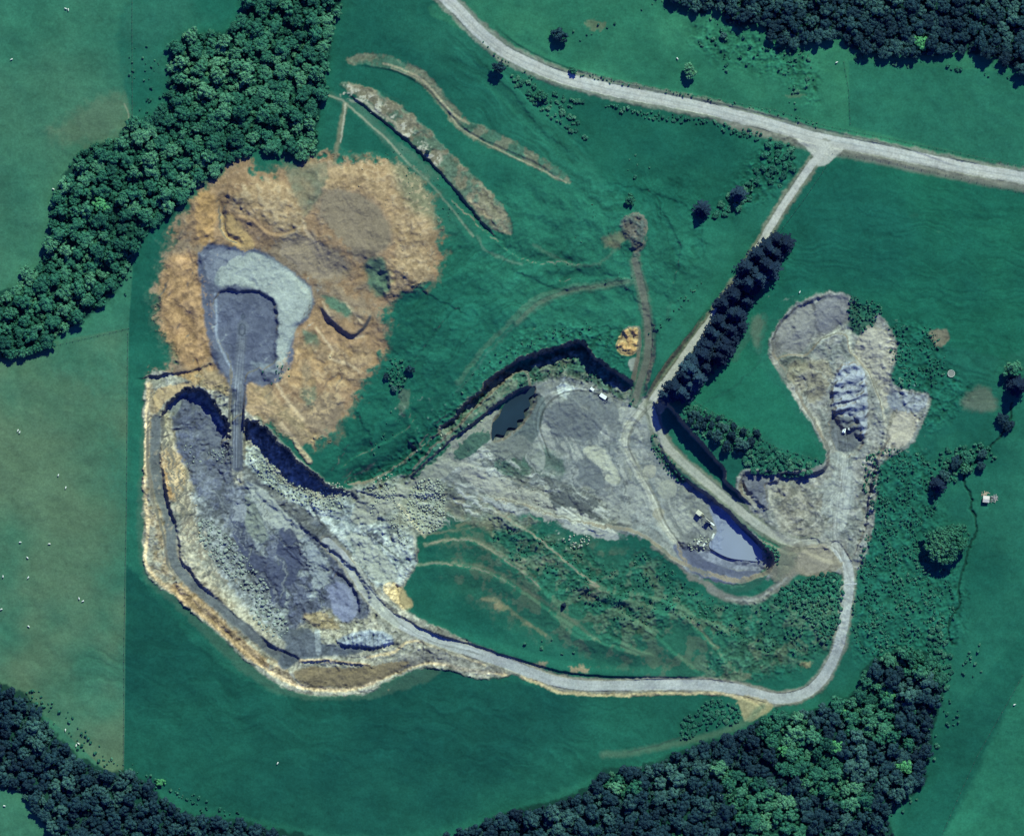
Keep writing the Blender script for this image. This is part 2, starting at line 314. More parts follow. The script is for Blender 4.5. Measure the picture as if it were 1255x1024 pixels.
# forest floors
for P_ in [[(-60,370),(22,350),(60,300),(65,250),(95,190),(140,170),(165,150),(205,130),(210,80),(225,45),(270,40),(300,20),(305,-60),(418,-60),(405,50),(398,100),(390,150),(388,190),(350,185),(330,180),(300,190),(270,210),(230,235),(215,262),(185,280),(165,310),(150,350),(120,380),(85,400),(60,418),(45,430),(-60,432)],
           [(825,-60),(850,15),(880,10),(895,30),(935,30),(945,50),(985,55),(1030,45),(1045,60),(1110,70),(1170,65),(1215,70),(1255,90),(1300,95),(1300,-60)],
           [(570,1060),(600,1005),(680,982),(720,965),(740,945),(800,935),(850,915),(905,900),(940,880),(1000,870),(1050,850),(1060,820),(1090,800),(1140,800),(1160,840),(1150,880),(1140,930),(1130,970),(1090,1000),(1060,1060)],
           [(-60,845),(25,845),(60,890),(90,920),(130,945),(160,945),(200,980),(240,1000),(290,1005),(330,1015),(380,1030),(120,1050),(50,1000),(20,970),(-60,950)]]:
    paint(poly(P_, 4, 4), (24,64,58), 0.9)
# --- bare ground of the quarry
TAN = (156,132,104); TAN2 = (168,148,116); GRY = (128,132,130); PALE = (160,168,160); SLATE = (98,104,122); LSL = (122,130,142); ORG = (162,134,98)
# spoil north-west
paint(poly([(296,190),(322,205),(385,190),(430,192),(470,192),(510,204),(534,238),(542,290),(536,345),(505,362),(484,372),(478,400),(480,425),(462,458),(446,480),(430,510),(400,548),(372,550),(340,535),(305,510),(240,462),(178,464),(205,440),(187,400),(184,370),(195,320),(208,275),(240,230),(268,202)], 6, 12), (112,116,98), 0.5, (70,112,94), n12, 0.4, 1.2, rk=0.2)
paint(poly([(180,455),(172,560),(172,690),(210,738),(330,845),(450,856),(540,824),(500,800),(300,780),(200,650)], 5, 3), (84,112,94), 0.5)
paint(poly([(300,198),(322,212),(360,205),(385,195),(400,188),(430,200),(468,198),(505,208),(528,240),(536,290),(530,338),(505,356),(478,366),(470,400),(472,425),(455,455),(440,475),(425,505),(395,540),(372,545),(340,530),(305,505),(285,480),(265,470),(240,455),(182,460),(215,440),(195,400),(192,370),(202,320),(215,280),(245,235),(270,210)], 6, 12), TAN, 0.97, (140,126,106), n40, 0.45, 0.8, rk=0.8, gain=0.12)
paint(poly([(388,214),(430,202),(468,200),(505,210),(526,245),(534,290),(526,338),(500,354),(476,360),(466,345),(482,320),(484,290),(470,255),(440,235),(405,232)], 5, 4), TAN2, 0.8, (154,134,104), n12, 0.5, 0.8, rk=1, gain=0.2)
paint(poly([(400,235),(440,238),(468,258),(480,290),(470,310),(440,320),(420,295),(395,270)], 7, 4), (140,130,112), 0.85, rk=0.4)
paint(poly([(345,290),(372,285),(395,300),(430,320),(425,340),(395,345),(360,330),(340,310)], 8, 4), (148,136,114), 0.8, rk=0.4)
paint(poly([(450,320),(470,318),(478,345),(470,362),(455,355),(448,335)], 7, 4), (66,116,98), 0.8)
paint(poly([(395,360),(415,368),(432,380),(425,388),(405,376)], 4, 3), (70,118,98), 0.8)
paint(poly([(375,445),(385,470),(385,500),(372,490),(368,465)], 4, 4), (80,118,100), 0.5)
paint(poly([(372,405),(388,412),(392,425),(378,430)], 4, 3), (70,112,95), 0.7)
paint(poly([(352,206),(398,200),(400,222),(388,246),(376,268),(366,250),(356,228)], 5, 4), (98,114,98), 0.7, (124,124,104), n12)
paint(poly([(245,238),(262,240),(265,275),(262,295),(250,300),(240,280)], 5, 4), (172,142,98), 0.85, rk=1, gain=0.18)
paint(poly([(278,262),(292,270),(308,292),(312,306),(298,308),(282,298),(275,280)], 4, 2), (178,150,102), 0.9, rk=0.8, gain=0.15)
paint(poly([(205,320),(240,310),(250,350),(262,390),(262,430),(240,452),(215,438),(200,400),(196,370)], 8, 4), ORG, 0.85, (178,148,110), n12, 0.45, 0.9, rk=1, gain=0.2)
paint(poly([(182,462),(215,456),(258,450),(285,462),(300,500),(288,530),(268,500),(240,474),(205,488),(190,520),(183,510)], 5, 3), (170,144,106), 0.9, (146,134,108), n12, rk=1, gain=0.2)
paint(poly([(360,430),(395,420),(430,425),(460,432),(445,465),(415,480),(390,470),(370,480),(350,470)], 7, 5), (176,150,112), 0.8, (150,132,106), n12, 0.5, 0.9, rk=1, gain=0.2)
paint(poly([(300,470),(330,472),(350,500),(372,520),(392,530),(385,545),(360,530),(330,515),(305,512)], 6, 5), (150,138,110), 0.8, (172,152,118), n12, rk=1, gain=0.2)
paint(poly([(310,225),(345,222),(370,255),(372,282),(345,285),(318,270),(295,262),(285,245)], 6, 4), (166,146,114), 0.8, (148,134,108), n12, rk=1, gain=0.22)
for L_, w_ in [([(388,402),(402,420),(408,430)], 1.5), ([(408,430),(406,440),(425,445),(440,455)], 1.5), ([(395,370),(410,395),(430,412),(445,412)], 1.6), ([(424,372),(435,385),(445,398)], 1), ([(340,470),(352,490),(372,515)], 2),
               ([(372,272),(380,290),(400,308)], 2), ([(270,262),(276,285)], 1.5), ([(345,520),(365,545),(380,565)], 3)]:
    paint(line(L_, w_, 1.2, 2), (198,182,150), 0.8, rk=1)
# old terrace strips in the pasture
paint(poly([(425,70),(455,66),(490,74),(520,88),(545,115),(570,145),(605,160),(650,185),(690,212),(698,225),(680,220),(640,198),(600,182),(560,158),(530,120),(500,92),(455,80),(428,78)], 2.5, 3), (134,134,114), 0.75, (86,118,98), n12, 0.45, 0.9, rk=0.4, gain=0.2)
paint(line([(470,78),(500,88),(525,105),(550,135),(575,152)], 1.2, 1, 1), (185,180,150), 0.7); paint(line([(480,84),(520,102),(548,132),(562,155),(600,178),(650,202),(694,224)], 0.8, 0.8, 0.6), (180,178,150), 0.7)
paint(poly([(418,104),(448,106),(486,128),(526,158),(554,190),(592,226),(618,256),(628,286),(602,280),(575,250),(545,215),(515,185),(480,152),(450,125)], 2.5, 3), (146,140,120), 0.85, (104,122,104), n12, 0.4, 0.8, rk=0.5, gain=0.25)
paint(line([(440,122),(455,132),(480,150),(495,165)], 2, 1.5, 2), (196,192,168), 0.65); paint(line([(575,245),(600,268)], 2, 1.5, 2), (190,176,142), 0.6)
paint(poly([(392,112),(420,118),(445,130),(480,165),(510,190),(540,220),(520,222),(480,185),(450,155),(430,135),(412,122)], 3, 3), (88,120,104), 0.7, (60,108,92), n12)
paint(line([(392,115),(418,122),(425,128),(450,150),(475,172),(500,200),(530,228),(580,290)], 1.2, 1, 1), (168,172,150), 0.65)
paint(line([(424,128),(420,145),(414,175),(410,200)], 2.5, 2.2, 1.5), (134,134,112), 0.8); paint(line([(424,128),(421,150),(417,175)], 1, 0.8, 1), (196,196,175), 0.7)
paint(poly([(480,190),(540,220),(590,280),(560,290),(500,250)], 10, 5), (56,108,92), 0.5, (40,95,82), n12)
# blast mound and track
paint(poly([(762,272),(775,264),(788,268),(792,285),(785,305),(778,325),(772,300),(764,290)], 4, 3), (118,112,106), 0.9, (92,98,96), n4, rk=0.8, gain=0.2)
paint(poly([(738,292),(755,285),(766,288),(760,300),(742,305)], 5, 3), (134,134,112), 0.6)
# east wasteland
paint(poly([(1140,408),(1160,404),(1162,418),(1150,424)], 3, 3), (136,128,112), 0.8)
paint(poly([(1180,490),(1195,475),(1215,478),(1222,500),(1190,503)], 7, 3), (112,120,106), 0.7)
paint(poly([(920,400),(930,385),(935,400),(928,425)], 6, 3), (110,118,104), 0.5)
# west pit
paint(poly([(180,462),(240,470),(300,500),(400,590),(440,600),(500,625),(510,690),(490,740),(560,780),(630,820),(590,832),(530,818),(490,828),(445,850),(380,852),(330,832),(270,780),(215,732),(178,695),(180,600)], 3, 2.5), (142,144,134), 1, (156,156,142), n12, rk=1, gain=0.15)
paint(poly([(186,470),(205,600),(222,680),(275,730),(330,790),(360,840),(300,800),(215,728),(180,690),(178,560)], 4, 3), (156,144,118), 0.9, (140,140,126), n12, rk=1, gain=0.2)
paint(line([(182,470),(180,520),(179,600),(182,650),(180,690),(205,720),(250,757),(300,800),(345,832),(390,845),(440,843),(490,822),(530,812),(575,822),(620,826)], 2.2, 1.5, 1.8), (206,188,150), 0.8, gain=0.25, rk=1)
paint(poly([(210,715),(235,718),(265,752),(300,785),(330,815),(310,812),(262,768),(215,730)], 3, 2), (160,138,104), 0.75, gain=0.2)
paint(poly([(200,550),(220,555),(225,590),(212,612),(200,600)], 6, 4), (190,156,106), 0.85, gain=0.25)
paint(poly([(198,500),(215,530),(238,600),(248,640),(235,650),(215,620),(200,560),(196,530)], 6, 4), (164,158,134), 0.6, gain=0.25)
paint(poly([(225,650),(245,690),(285,735),(330,775),(318,780),(270,738),(228,695),(215,660)], 3, 2.5), (162,160,142), 0.6, gain=0.25, rk=1)
paint(poly([(210,498),(228,485),(250,495),(268,520),(285,550),(285,590),(310,600),(360,640),(410,670),(440,700),(455,740),(440,760),(400,745),(350,775),(310,745),(270,700),(245,640),(235,590),(215,540)], 5, 5), (118,124,134), 1, SLATE, n40b, 0.45, 0.9, rk=0.8, gain=0.12)
paint(poly([(235,600),(265,625),(290,660),(320,700),(345,745),(350,775),(330,770),(285,725),(255,680),(238,640)], 7, 5), (122,128,132), 0.9, (140,146,146), n12, rk=1, gain=0.28)
paint(poly([(303,588),(330,608),(362,640),(352,655),(330,650),(315,630),(300,605)], 3, 4), (146,154,152), 0.85, (124,132,134), n12, rk=0.5)
paint(poly([(300,610),(320,640),(330,660),(312,665),(298,640)], 4, 4), (126,136,128), 0.8)
paint(poly([(285,620),(297,640),(305,680),(340,690),(352,740),(330,730),(300,690),(285,650)], 5, 6), (86,94,116), 0.85)
paint(poly([(345,650),(362,655),(364,690),(358,715),(342,712),(342,680)], 5, 6), (88,96,118), 0.85)
paint(poly([(402,718),(420,716),(436,735),(436,755),(420,763),(405,745)], 4, 2), (116,122,144), 0.95, rk=0.3)
paint(poly([(372,755),(400,752),(415,768),(400,772),(378,765)], 4, 3), (166,154,118), 0.8, rk=0.6)
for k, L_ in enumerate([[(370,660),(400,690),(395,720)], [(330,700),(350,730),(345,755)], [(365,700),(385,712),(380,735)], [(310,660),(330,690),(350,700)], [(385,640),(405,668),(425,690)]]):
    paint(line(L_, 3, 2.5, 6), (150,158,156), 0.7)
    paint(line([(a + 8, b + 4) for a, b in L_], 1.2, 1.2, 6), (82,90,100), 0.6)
paint(poly([(298,560),(335,580),(380,620),(430,680),(460,730),(448,735),(415,690),(360,640),(305,598)], 3, 2), (92,98,106), 0.75, (120,126,128), n12, rk=0.6)
paint(poly([(312,545),(340,590),(400,612),(440,600),(490,620),(508,690),(470,725),(430,680),(390,635),(330,598),(300,565)], 4, 4), (146,157,155), 0.95, (164,172,166), n12, 0.5, 0.8, rk=1, gain=0.22)
paint(poly([(430,600),(480,585),(520,590),(545,600),(545,640),(510,655),(470,640),(440,625)], 5, 5), (150,154,138), 0.9, (132,138,130), n12, rk=1, gain=0.16)
paint(poly([(449,653),(462,655),(472,663),(466,667),(455,663)], 1.5, 1), (98,104,116), 0.85)
paint(poly([(434,646),(450,640),(455,652),(440,655)], 2, 2), (160,168,166), 0.8)
paint(line([(480,610),(498,630),(520,658)], 1.6, 1.2, 1), (186,184,156), 0.8)
paint(line([(455,656),(470,670),(490,685)], 0.9, 0.8, 1), (60,72,74), 0.7)
paint(poly([(472,712),(490,720),(505,742),(495,748),(480,735),(470,722)], 3, 3), (190,174,130), 0.85, gain=0.2)
# bench track, south-west
paint(line([(192,515),(190,560),(196,605),(208,640),(212,685),(238,718),(290,762),(330,795),(350,812)], 6.5, 2, 1.5), (122,130,132), 0.92, (110,116,120), n12, rk=0.2)
paint(poly([(340,775),(375,770),(390,785),(400,790),(470,790),(440,800),(395,806),(370,808),(350,820),(340,812),(350,790)], 4, 2), (106,114,126), 0.95, (90,98,108), n12, rk=0.4)
paint(poly([(412,785),(430,776),(455,772),(478,777),(480,788),(455,793),(430,791)], 3, 1.5), (132,144,158), 0.9, (150,160,168), n4)
paint(line([(388,775),(390,800)], 3.6, 1.2, 0.5), (146,154,158), 0.9)
paint(poly([(372,818),(450,820),(500,808),(515,812),(480,828),(440,842),(385,842),(362,832)], 4, 3), (136,126,100), 0.9, gain=0.1, rk=0.5)
paint(line([(368,810),(400,810),(452,816)], 2, 1.2, 1), (184,168,134), 0.9, gain=0.2)
paint(poly([(470,815),(520,795),(570,800),(620,822),(580,826),(530,812),(490,822)], 3, 2), (126,126,122), 0.8)
paint(line([(450,805),(480,800),(500,786),(525,790),(560,802),(595,815)], 1.6, 1.2, 1.5), (198,184,146), 0.8)
# grey basin
paint(poly([(244,315),(256,300),(285,302),(320,308),(350,328),(376,345),(386,368),(376,392),(362,402),(358,440),(345,465),(320,472),(305,470),(300,505),(283,505),(282,470),(262,445),(252,400),(246,350)], 3, 3), (106,112,128), 1, (98,104,120), n12, rk=0.5)
paint(poly([(262,315),(290,308),(330,315),(360,335),(382,355),(382,378),(366,398),(358,420),(348,450),(338,455),(340,400),(338,375),(322,357),(285,350),(268,350),(262,335)], 2.5, 3), (156,164,160), 0.97, (142,152,152), n12, rk=0.5, gain=0.1)
paint(poly([(263,362),(275,353),(300,355),(322,358),(338,376),(340,410),(338,435),(330,452),(308,455),(300,480),(286,470),(278,440),(266,415),(262,385)], 1.5, 1.5), (100,106,124), 0.97, (110,116,132), n12, rk=0.3)
paint(line([(264,360),(266,385),(266,412),(275,435),(284,452)], 1.3, 0.8, 0.8), (158,168,180), 0.8); paint(line([(310,445),(325,448),(335,455),(345,450)], 3, 2, 3), (148,158,162), 0.8)
paint(line([(298,398),(294,440),(291,500),(290,572)], 6.5, 1.5, 0.5), (112,118,130), 0.95, rk=0.1)
for dx in (-3, 0.2, 3.2): paint(line([(298 + dx * .6, 405),(294 + dx, 450),(290 + dx, 500),(289 + dx, 572)], 0.7, 0.5, 0.3), (146,152,158), 0.75)
for cx_, cy_, rr in [(297,404,7),(298,388,2.5)]:
    paint(line([(cx_ + rr * .55 * math.cos(t), cy_ + rr * math.sin(t)) for t in np.linspace(0, 6.28, 12)], 0.9, 0.6, 0.4), (78,86,98), 0.9)
# central quarry floor
paint(poly([(520,600),(560,540),(600,508),(640,485),(655,470),(690,452),(740,462),(775,480),(795,495),(806,520),(815,548),(830,575),(850,592),(885,618),(925,655),(955,690),(940,712),(880,715),(840,700),(805,668),(765,655),(720,650),(690,640),(650,630),(600,632),(560,620)], 4, 5), (150,154,150), 1, (128,134,134), n12, 0.4, 0.8, rk=0.25, gain=0.10)
paint(poly([(540,590),(560,600),(620,625),(660,640),(610,650),(570,640),(545,625)], 6, 6), (140,140,124), 0.85, (120,128,116), n12, rk=0.8, gain=0.15)
paint(poly([(600,545),(640,560),(690,590),(740,610),(760,650),(720,650),(680,625),(640,615),(600,590),(580,560)], 6, 6), (148,152,142), 0.85, (124,130,128), n12, 0.5, 0.9, rk=0.6, gain=0.1)
paint(poly([(680,625),(700,622),(725,635),(755,652),(758,662),(730,655),(700,650),(682,640)], 2.5, 3), (166,170,158), 0.9)
paint(poly([(655,485),(690,470),(740,480),(770,510),(750,540),(715,545),(690,560),(668,545),(655,510)], 5, 4), (124,130,130), 0.85, (142,146,144), n12)
for L_, c_, w_ in [([(650,495),(675,480),(715,478),(748,500),(775,525)], (164,168,162), 3), ([(665,500),(690,488),(720,490),(745,510)], (154,160,154), 1.8), ([(664,490),(660,520),(668,550),(672,575)], (158,164,156), 2.5),
                   ([(800,480),(785,505),(770,520),(768,545),(785,580),(800,610),(812,640),(835,670)], (176,178,162), 5), ([(775,520),(762,540),(765,560),(780,600)], (160,164,152), 2),
                   ([(760,500),(770,510)], (168,172,162), 5), ([(770,655),(800,645),(820,662),(845,700)], (160,168,164), 1.6)]:
    paint(line(L_, w_, 2, 2.5), c_, 0.75)
for cxx, cyy, ra, c_ in [(797,577,8.5,(160,162,148)),(819,600,12.5,(158,162,150)),(808,630,8,(156,156,140)),(773,600,9,(146,150,144))]:
    paint(poly([(cxx + ra * math.cos(t), cyy + ra * 0.95 * math.sin(t)) for t in np.linspace(0, 6.28, 9)[:-1]], 1, 1.5), c_, 0.92, rk=0)
paint(poly([(716,552),(728,545),(742,552),(752,568),(760,585),(755,592),(742,588),(738,572),(725,565)], 1.2, 2), (168,172,154), 0.95, rk=0.2)
paint(poly([(710,565),(722,563),(738,575),(742,595),(730,600),(715,588)], 2, 2), (118,124,128), 0.9)
paint(poly([(683,474),(700,472),(703,480),(695,489),(688,484)], 0.9, 1), (184,192,186), 0.95, rk=0)
paint(poly([(672,600),(700,598),(715,612),(728,605),(735,620),(718,628),(690,620),(672,618)], 4, 5), (98,104,104), 0.8)
paint(poly([(640,560),(665,548),(690,565),(690,585),(660,582)], 6, 4), (62,104,92), 0.7, (90,108,100), n12); paint(poly([(608,566),(640,560),(650,580),(620,585)], 5, 4), (62,108,94), 0.7)
paint(poly([(560,502),(600,468),(650,445),(700,430),(730,440),(775,482),(760,488),(720,468),(690,462),(660,466),(630,480),(590,510),(560,535),(530,555)], 4, 4), (74,112,98), 0.85, (112,122,108), n12, 0.4, 0.9, rk=0.7, gain=0.15)
paint(poly([(805,530),(822,552),(842,575),(850,590),(835,590),(820,575),(800,545)], 3, 3), (44,96,84), 0.85)
paint(poly([(815,615),(850,600),(872,625),(885,650),(880,668),(850,672),(825,655)], 5, 3), (128,132,132), 0.9, (142,146,140), n12)
paint(poly([(870,622),(890,625),(915,655),(935,680),(925,688),(890,682),(872,670),(880,650)], 2.5, 1.5), (142,152,174), 0.95, rk=0)
paint(poly([(858,678),(885,676),(920,688),(945,690),(935,700),(900,698),(870,690)], 2, 1.5), (156,162,176), 0.95, (126,132,148), n4, rk=0)
paint(poly([(826,668),(850,672),(868,688),(905,700),(935,700),(920,714),(885,714),(855,705),(838,690)], 2, 1.5), (96,102,128), 0.97, (104,110,132), n12, rk=0)
paint(poly([(862,708),(890,716),(925,708),(940,696),(938,712),(915,725),(880,724)], 2, 2), (58,112,94), 0.85)
paint(line([(872,722),(890,732),(925,736),(950,722),(970,705),(985,690)], 5, 2, 1.5), (138,138,130), 0.92); paint(line([(890,733),(925,735),(948,722),(975,700)], 1.4, 1, 1), (172,174,164), 0.8)
paint(line([(800,670),(830,690),(850,708),(872,718)], 2.5, 2, 3), (150,146,134), 0.8)
# east quarry surfaces
paint(poly([(942,430),(950,400),(970,376),(1012,357),(1045,366),(1056,392),(1078,385),(1100,425),(1095,470),(1138,484),(1132,518),(1118,545),(1085,565),(1075,590),(1072,640),(1060,690),(1045,700),(1000,700),(968,672),(935,645),(905,605),(905,582),(925,573),(962,578),(1005,570),(1012,555),(992,515),(960,462)], 3, 3), (154,155,149), 1, (130,134,130), n12, 0.4, 0.8, rk=0.45, gain=0.12)
paint(poly([(950,405),(975,380),(995,373),(1000,400),(985,428),(960,432),(948,445)], 3, 2), (130,130,128), 0.9, rk=0.3); paint(poly([(998,375),(1030,360),(1042,372),(1036,395),(1010,408),(1000,405)], 3, 2), (124,124,126), 0.85, rk=0.3)
paint(poly([(1045,370),(1070,385),(1068,400),(1055,412),(1042,402)], 4, 3), (48,104,88), 0.9)
paint(poly([(1060,402),(1085,405),(1100,435),(1090,455),(1088,500),(1078,480),(1065,455),(1048,435)], 3, 2), (156,154,140), 0.92, rk=0.4, gain=0.08)
paint(poly([(1090,480),(1135,484),(1132,500),(1120,506),(1092,500)], 2, 1.5), (142,146,150), 0.95); paint(poly([(1092,505),(1125,508),(1118,540),(1095,550),(1085,560)], 2.5, 3), (160,158,144), 0.9, gain=0.2)
paint(line([(957,442),(968,436),(985,436)], 1.6, 1, 1), (176,176,166), 0.8); paint(line([(1004,420),(1020,408),(1033,398),(1042,410),(1044,420)], 2.6, 1.4, 1.5), (172,176,164), 0.8)
paint(line([(1040,422),(1052,438),(1064,455),(1074,478),(1084,505),(1086,540),(1080,560)], 1.6, 1, 1.2), (172,172,158), 0.8)
paint(line([(945,438),(962,462),(985,500),(1003,520),(1012,548)], 2.2, 1.4, 1.2), (164,162,150), 0.85)
paint(poly([(1028,450),(1040,443),(1052,446),(1062,462),(1064,500),(1060,535),(1045,528),(1030,520),(1022,495),(1022,470)], 2.5, 1.5), (160,167,176), 0.9, rk=0.2)
paint(poly([(1018,512),(1035,508),(1050,518),(1058,540),(1040,555),(1022,545)], 3, 3), (104,110,118), 0.8)
paint(poly([(960,435),(985,440),(990,450),(965,470),(955,455)], 4, 3), (94,106,98), 0.7); paint(poly([(965,450),(1010,440),(1020,455),(1005,490),(985,485)], 6, 4), (146,142,120), 0.6)
paint(poly([(950,600),(1000,595),(1020,640),(990,660),(955,645)], 8, 6), (150,148,132), 0.7, (130,132,124), n12, gain=0.2)
paint(poly([(910,585),(940,578),(942,620),(925,610)], 3, 1), (120,124,134), 0.9); paint(line([(943,590),(945,612),(955,632),(968,645)], 2, 1.3, 1.5), (166,166,152), 0.7)
paint(line([(1030,560),(1042,590),(1040,620)], 6, 4, 3), (158,164,160), 0.7); paint(line([(1018,560),(1025,585),(1005,600)], 4, 3, 4), (150,156,150), 0.6)
paint(poly([(985,672),(1010,665),(1025,685),(1015,700),(985,705),(975,695)], 3, 3), (138,134,120), 0.85)
for a, b in [(985,665),(975,668),(1000,662)]: paint(poly([(a-6,b),(a,b-4),(a+6,b-2),(a+4,b+4),(a-4,b+4)], 1.5, 3), (168,166,150), 0.7)
# orange knob, bare spots
paint(poly([(758,412),(770,402),(783,403),(782,425),(775,435),(757,430)], 1.5, 2), (196,176,130), 0.95, (180,150,104), n4, rk=1, gain=0.2)
paint(poly([(806,488),(822,484),(818,500),(808,508)], 2, 2), (190,176,144), 0.85); paint(poly([(772,440),(782,440),(780,455),(772,452)], 1.5, 1.5), (164,166,156), 0.8)
for a, b, r1, r2, c_ in [(990,815,9,5,(172,164,122)),(615,745,9,5,(176,158,118)),(660,815,10,4,(150,140,118)),(710,820,12,4,(168,150,124)),(730,32,12,7,(112,126,100)),(1120,265,6,4,(44,108,88)),
                         (728,725,18,12,(108,112,98)),(655,690,14,8,(140,142,122)),(670,685,12,7,(130,136,118)),(900,830,22,6,(128,132,110)),(640,760,6,2.5,(120,130,104)),(780,770,18,10,(60,112,90)),(925,800,40,22,(78,112,90)),
                         (495,490,7,18,(98,118,102)),(975,118,10,3,(96,124,98)),(750,300,8,5,(120,124,104)),(870,560,6,4,(60,104,88)),(640,600,26,5,(150,150,136)),(1150,285,4,2,(50,110,90)),(820,380,4,10,(52,108,90))]:
    paint(poly([(a + r1 * math.cos(t), b + r2 * math.sin(t)) for t in np.linspace(0, 6.28, 9)[:-1]], 3, 5), c_, 0.75, gain=0.15)
paint(poly([(560,640),(700,660),(800,690),(860,740),(1030,740),(1030,800),(960,820),(860,840),(700,800),(560,720)], 12, 8), (54,108,88), 0.55, (102,116,96), n12b, 0.16, 1.5, rk=0.1)
# tracks
def road(cent, hw, col, col2, edge, verge, k):
    paint(line(cent, hw + verge, 2.0, 2.5), edge, 0.85, rk=0.3, gain=0.1); r_ = line(cent, hw, 0.8, 0.8)
    paint(r_, col, 0.96, col2, n12, 0.5, 0.5, rk=0.1, gain=0.04)
    return line(cent, hw + 0.5, 0.6, 0.4)
MR = [(380,-700),(470,-170),(515,-40),(540,-8),(560,12),(585,38),(615,62),(650,80),(690,96),(730,106),(770,115),(820,124),(860,132),(900,142),(950,155),(1000,170),(1050,179),(1100,189),(1150,199),(1200,209),(1255,218),(1300,226),(1500,262),(2200,420)]
cls = np.zeros(X.shape, np.uint8)
def mark(sm_, k): s, m = sm_; cls[s] = np.where(m > 0.5, k, cls[s])
mark(poly([(300,198),(322,212),(360,205),(385,195),(430,200),(468,198),(505,208),(528,240),(536,290),(530,338),(505,356),(478,366),(470,400),(472,425),(455,455),(440,475),(425,505),(395,540),(372,545),(340,530),(305,505),(285,480),(240,455),(182,460),(215,440),(195,400),(192,370),(202,320),(215,280),(245,235),(270,210)], 6, 12), 2)
mark(poly([(180,462),(240,470),(300,500),(400,590),(440,600),(520,600),(560,540),(600,508),(640,485),(655,470),(690,452),(740,462),(775,480),(795,495),(806,520),(815,548),(830,575),(850,592),(885,618),(925,655),(955,690),(940,712),(880,715),(840,700),(805,668),(720,650),(650,630),(545,640),(510,690),(490,740),(560,780),(630,820),(590,832),(530,818),(490,828),(445,850),(380,852),(330,832),(270,780),(215,732),(178,695),(180,600)], 3, 2.5), 3)
mark(poly([(942,430),(950,400),(970,376),(1012,357),(1045,366),(1056,392),(1078,385),(1100,425),(1095,470),(1138,484),(1132,518),(1118,545),(1085,565),(1072,640),(1060,690),(1045,700),(1000,700),(968,672),(935,645),(905,605),(905,582),(925,573),(962,578),(1005,570),(1012,555),(992,515),(960,462)], 3, 3), 3)
mark(road(MR, 7.2, (212,212,204), (198,200,194), (138,142,130), 5, 1), 1)
paint(line([(a, b + 12) for a, b in MR[13:]], 5, 3, 1.5), (132,132,122), 0.8)
for dy, w_, c_ in [(-4.5,0.9,(200,200,188)),(-0.5,0.8,(158,160,152)),(3.2,0.9,(198,198,184)),(6.2,0.7,(160,160,150))]:
    paint(line([(a + dy * 0.35, b + dy) for a, b in MR], w_, 0.8, 0.5), c_, 0.55)
AR = [(1012,178),(1004,190),(992,205),(975,230),(955,260),(940,285),(915,330),(880,380),(850,420),(825,455),(800,490)]
paint(poly([(985,168),(1005,172),(1035,178),(1018,186),(1010,198),(1000,192),(996,180)], 2, 1.5), (176,174,160), 0.9)
mark(road(AR, 4.6, (204,204,196), (190,190,182), (128,130,114), 4, 1), 1)
for d_ in (-1.8, 1.8): paint(line([(a + d_, b + d_ * 0.6) for a, b in AR], 0.6, 0.5, 0.3), (206,206,196), 0.6)
mark(road([(798,500),(806,525),(820,550),(850,577),(900,619),(935,647),(970,664),(1000,665)], 5, (182,184,170), (168,172,160), (126,132,118), 4, 1), 1)
for d_ in (-1.8, 1.8): paint(line([(812 + d_, 540 - d_),(850 + d_, 577 - d_),(900 + d_, 619 - d_),(935 + d_, 647 - d_)], 0.7, 0.5, 0.5), (186,188,174), 0.7)
HR = [(400,665),(425,690),(445,722),(470,750),(500,770),(540,787),(580,800),(630,817),(670,832),(710,840),(760,841),(810,840),(860,840),(905,845),(945,856),(975,855),(1000,842),(1020,815),(1032,780),(1038,745),(1042,715),(1038,690),(1025,670)]
paint(line(HR[5:16], 9, 2, 1.5), (132,130,118), 0.85, rk=0.4)
mark(road(HR, 6.2, (194,196,192), (178,182,178), (142,142,130), 3, 1), 1)
paint(line([(640,830),(680,846),(720,852),(780,852),(840,850),(890,852),(925,862),(935,872),(915,882)], 2.0, 1.3, 2), (204,190,150), 0.8, gain=0.2, rk=0.6)
paint(poly([(905,855),(930,856),(948,864),(940,876),(920,885),(908,872)], 3, 3), (180,172,134), 0.8, gain=0.2); paint(line([(935,868),(915,885),(880,900),(840,910),(780,922),(740,926)], 4, 3.5, 2), (90,120,98), 0.7)
paint(line([(833,905),(800,916),(770,922)], 1.0, 1, 1), (60,88,78), 0.7)
for dx, c_ in [(-2.4,(186,190,184)),(1.6,(178,182,176))]: paint(line([(a + dx, b + dx * 0.7) for a, b in HR], 0.8, 0.7, 0.5), c_, 0.55)
mark(road([(778,320),(788,360),(794,400),(793,440),(784,470),(778,492)], 4.2, (118,122,112), (108,114,104), (92,116,100), 3, 1), 1)
mark(road([(770,345),(740,350),(700,356),(660,372),(635,395)], 2.6, (100,122,104), (88,116,98), (70,114,96), 3, 1), 0)
# creek bed, pond bed
paint(line(CREEK, 1.1, 1.0, 2.2), (20,52,50), 0.8)
paint(poly([(600,530),(612,505),(635,485),(655,478),(652,500),(640,520),(615,535)], 6, 5), (70,84,84), 0.9)
dig([(600,540),(606,508),(628,486),(657,472),(656,500),(644,520),(622,538)], [(620,505,-11.0)], 6, w=2, rough=0.05)
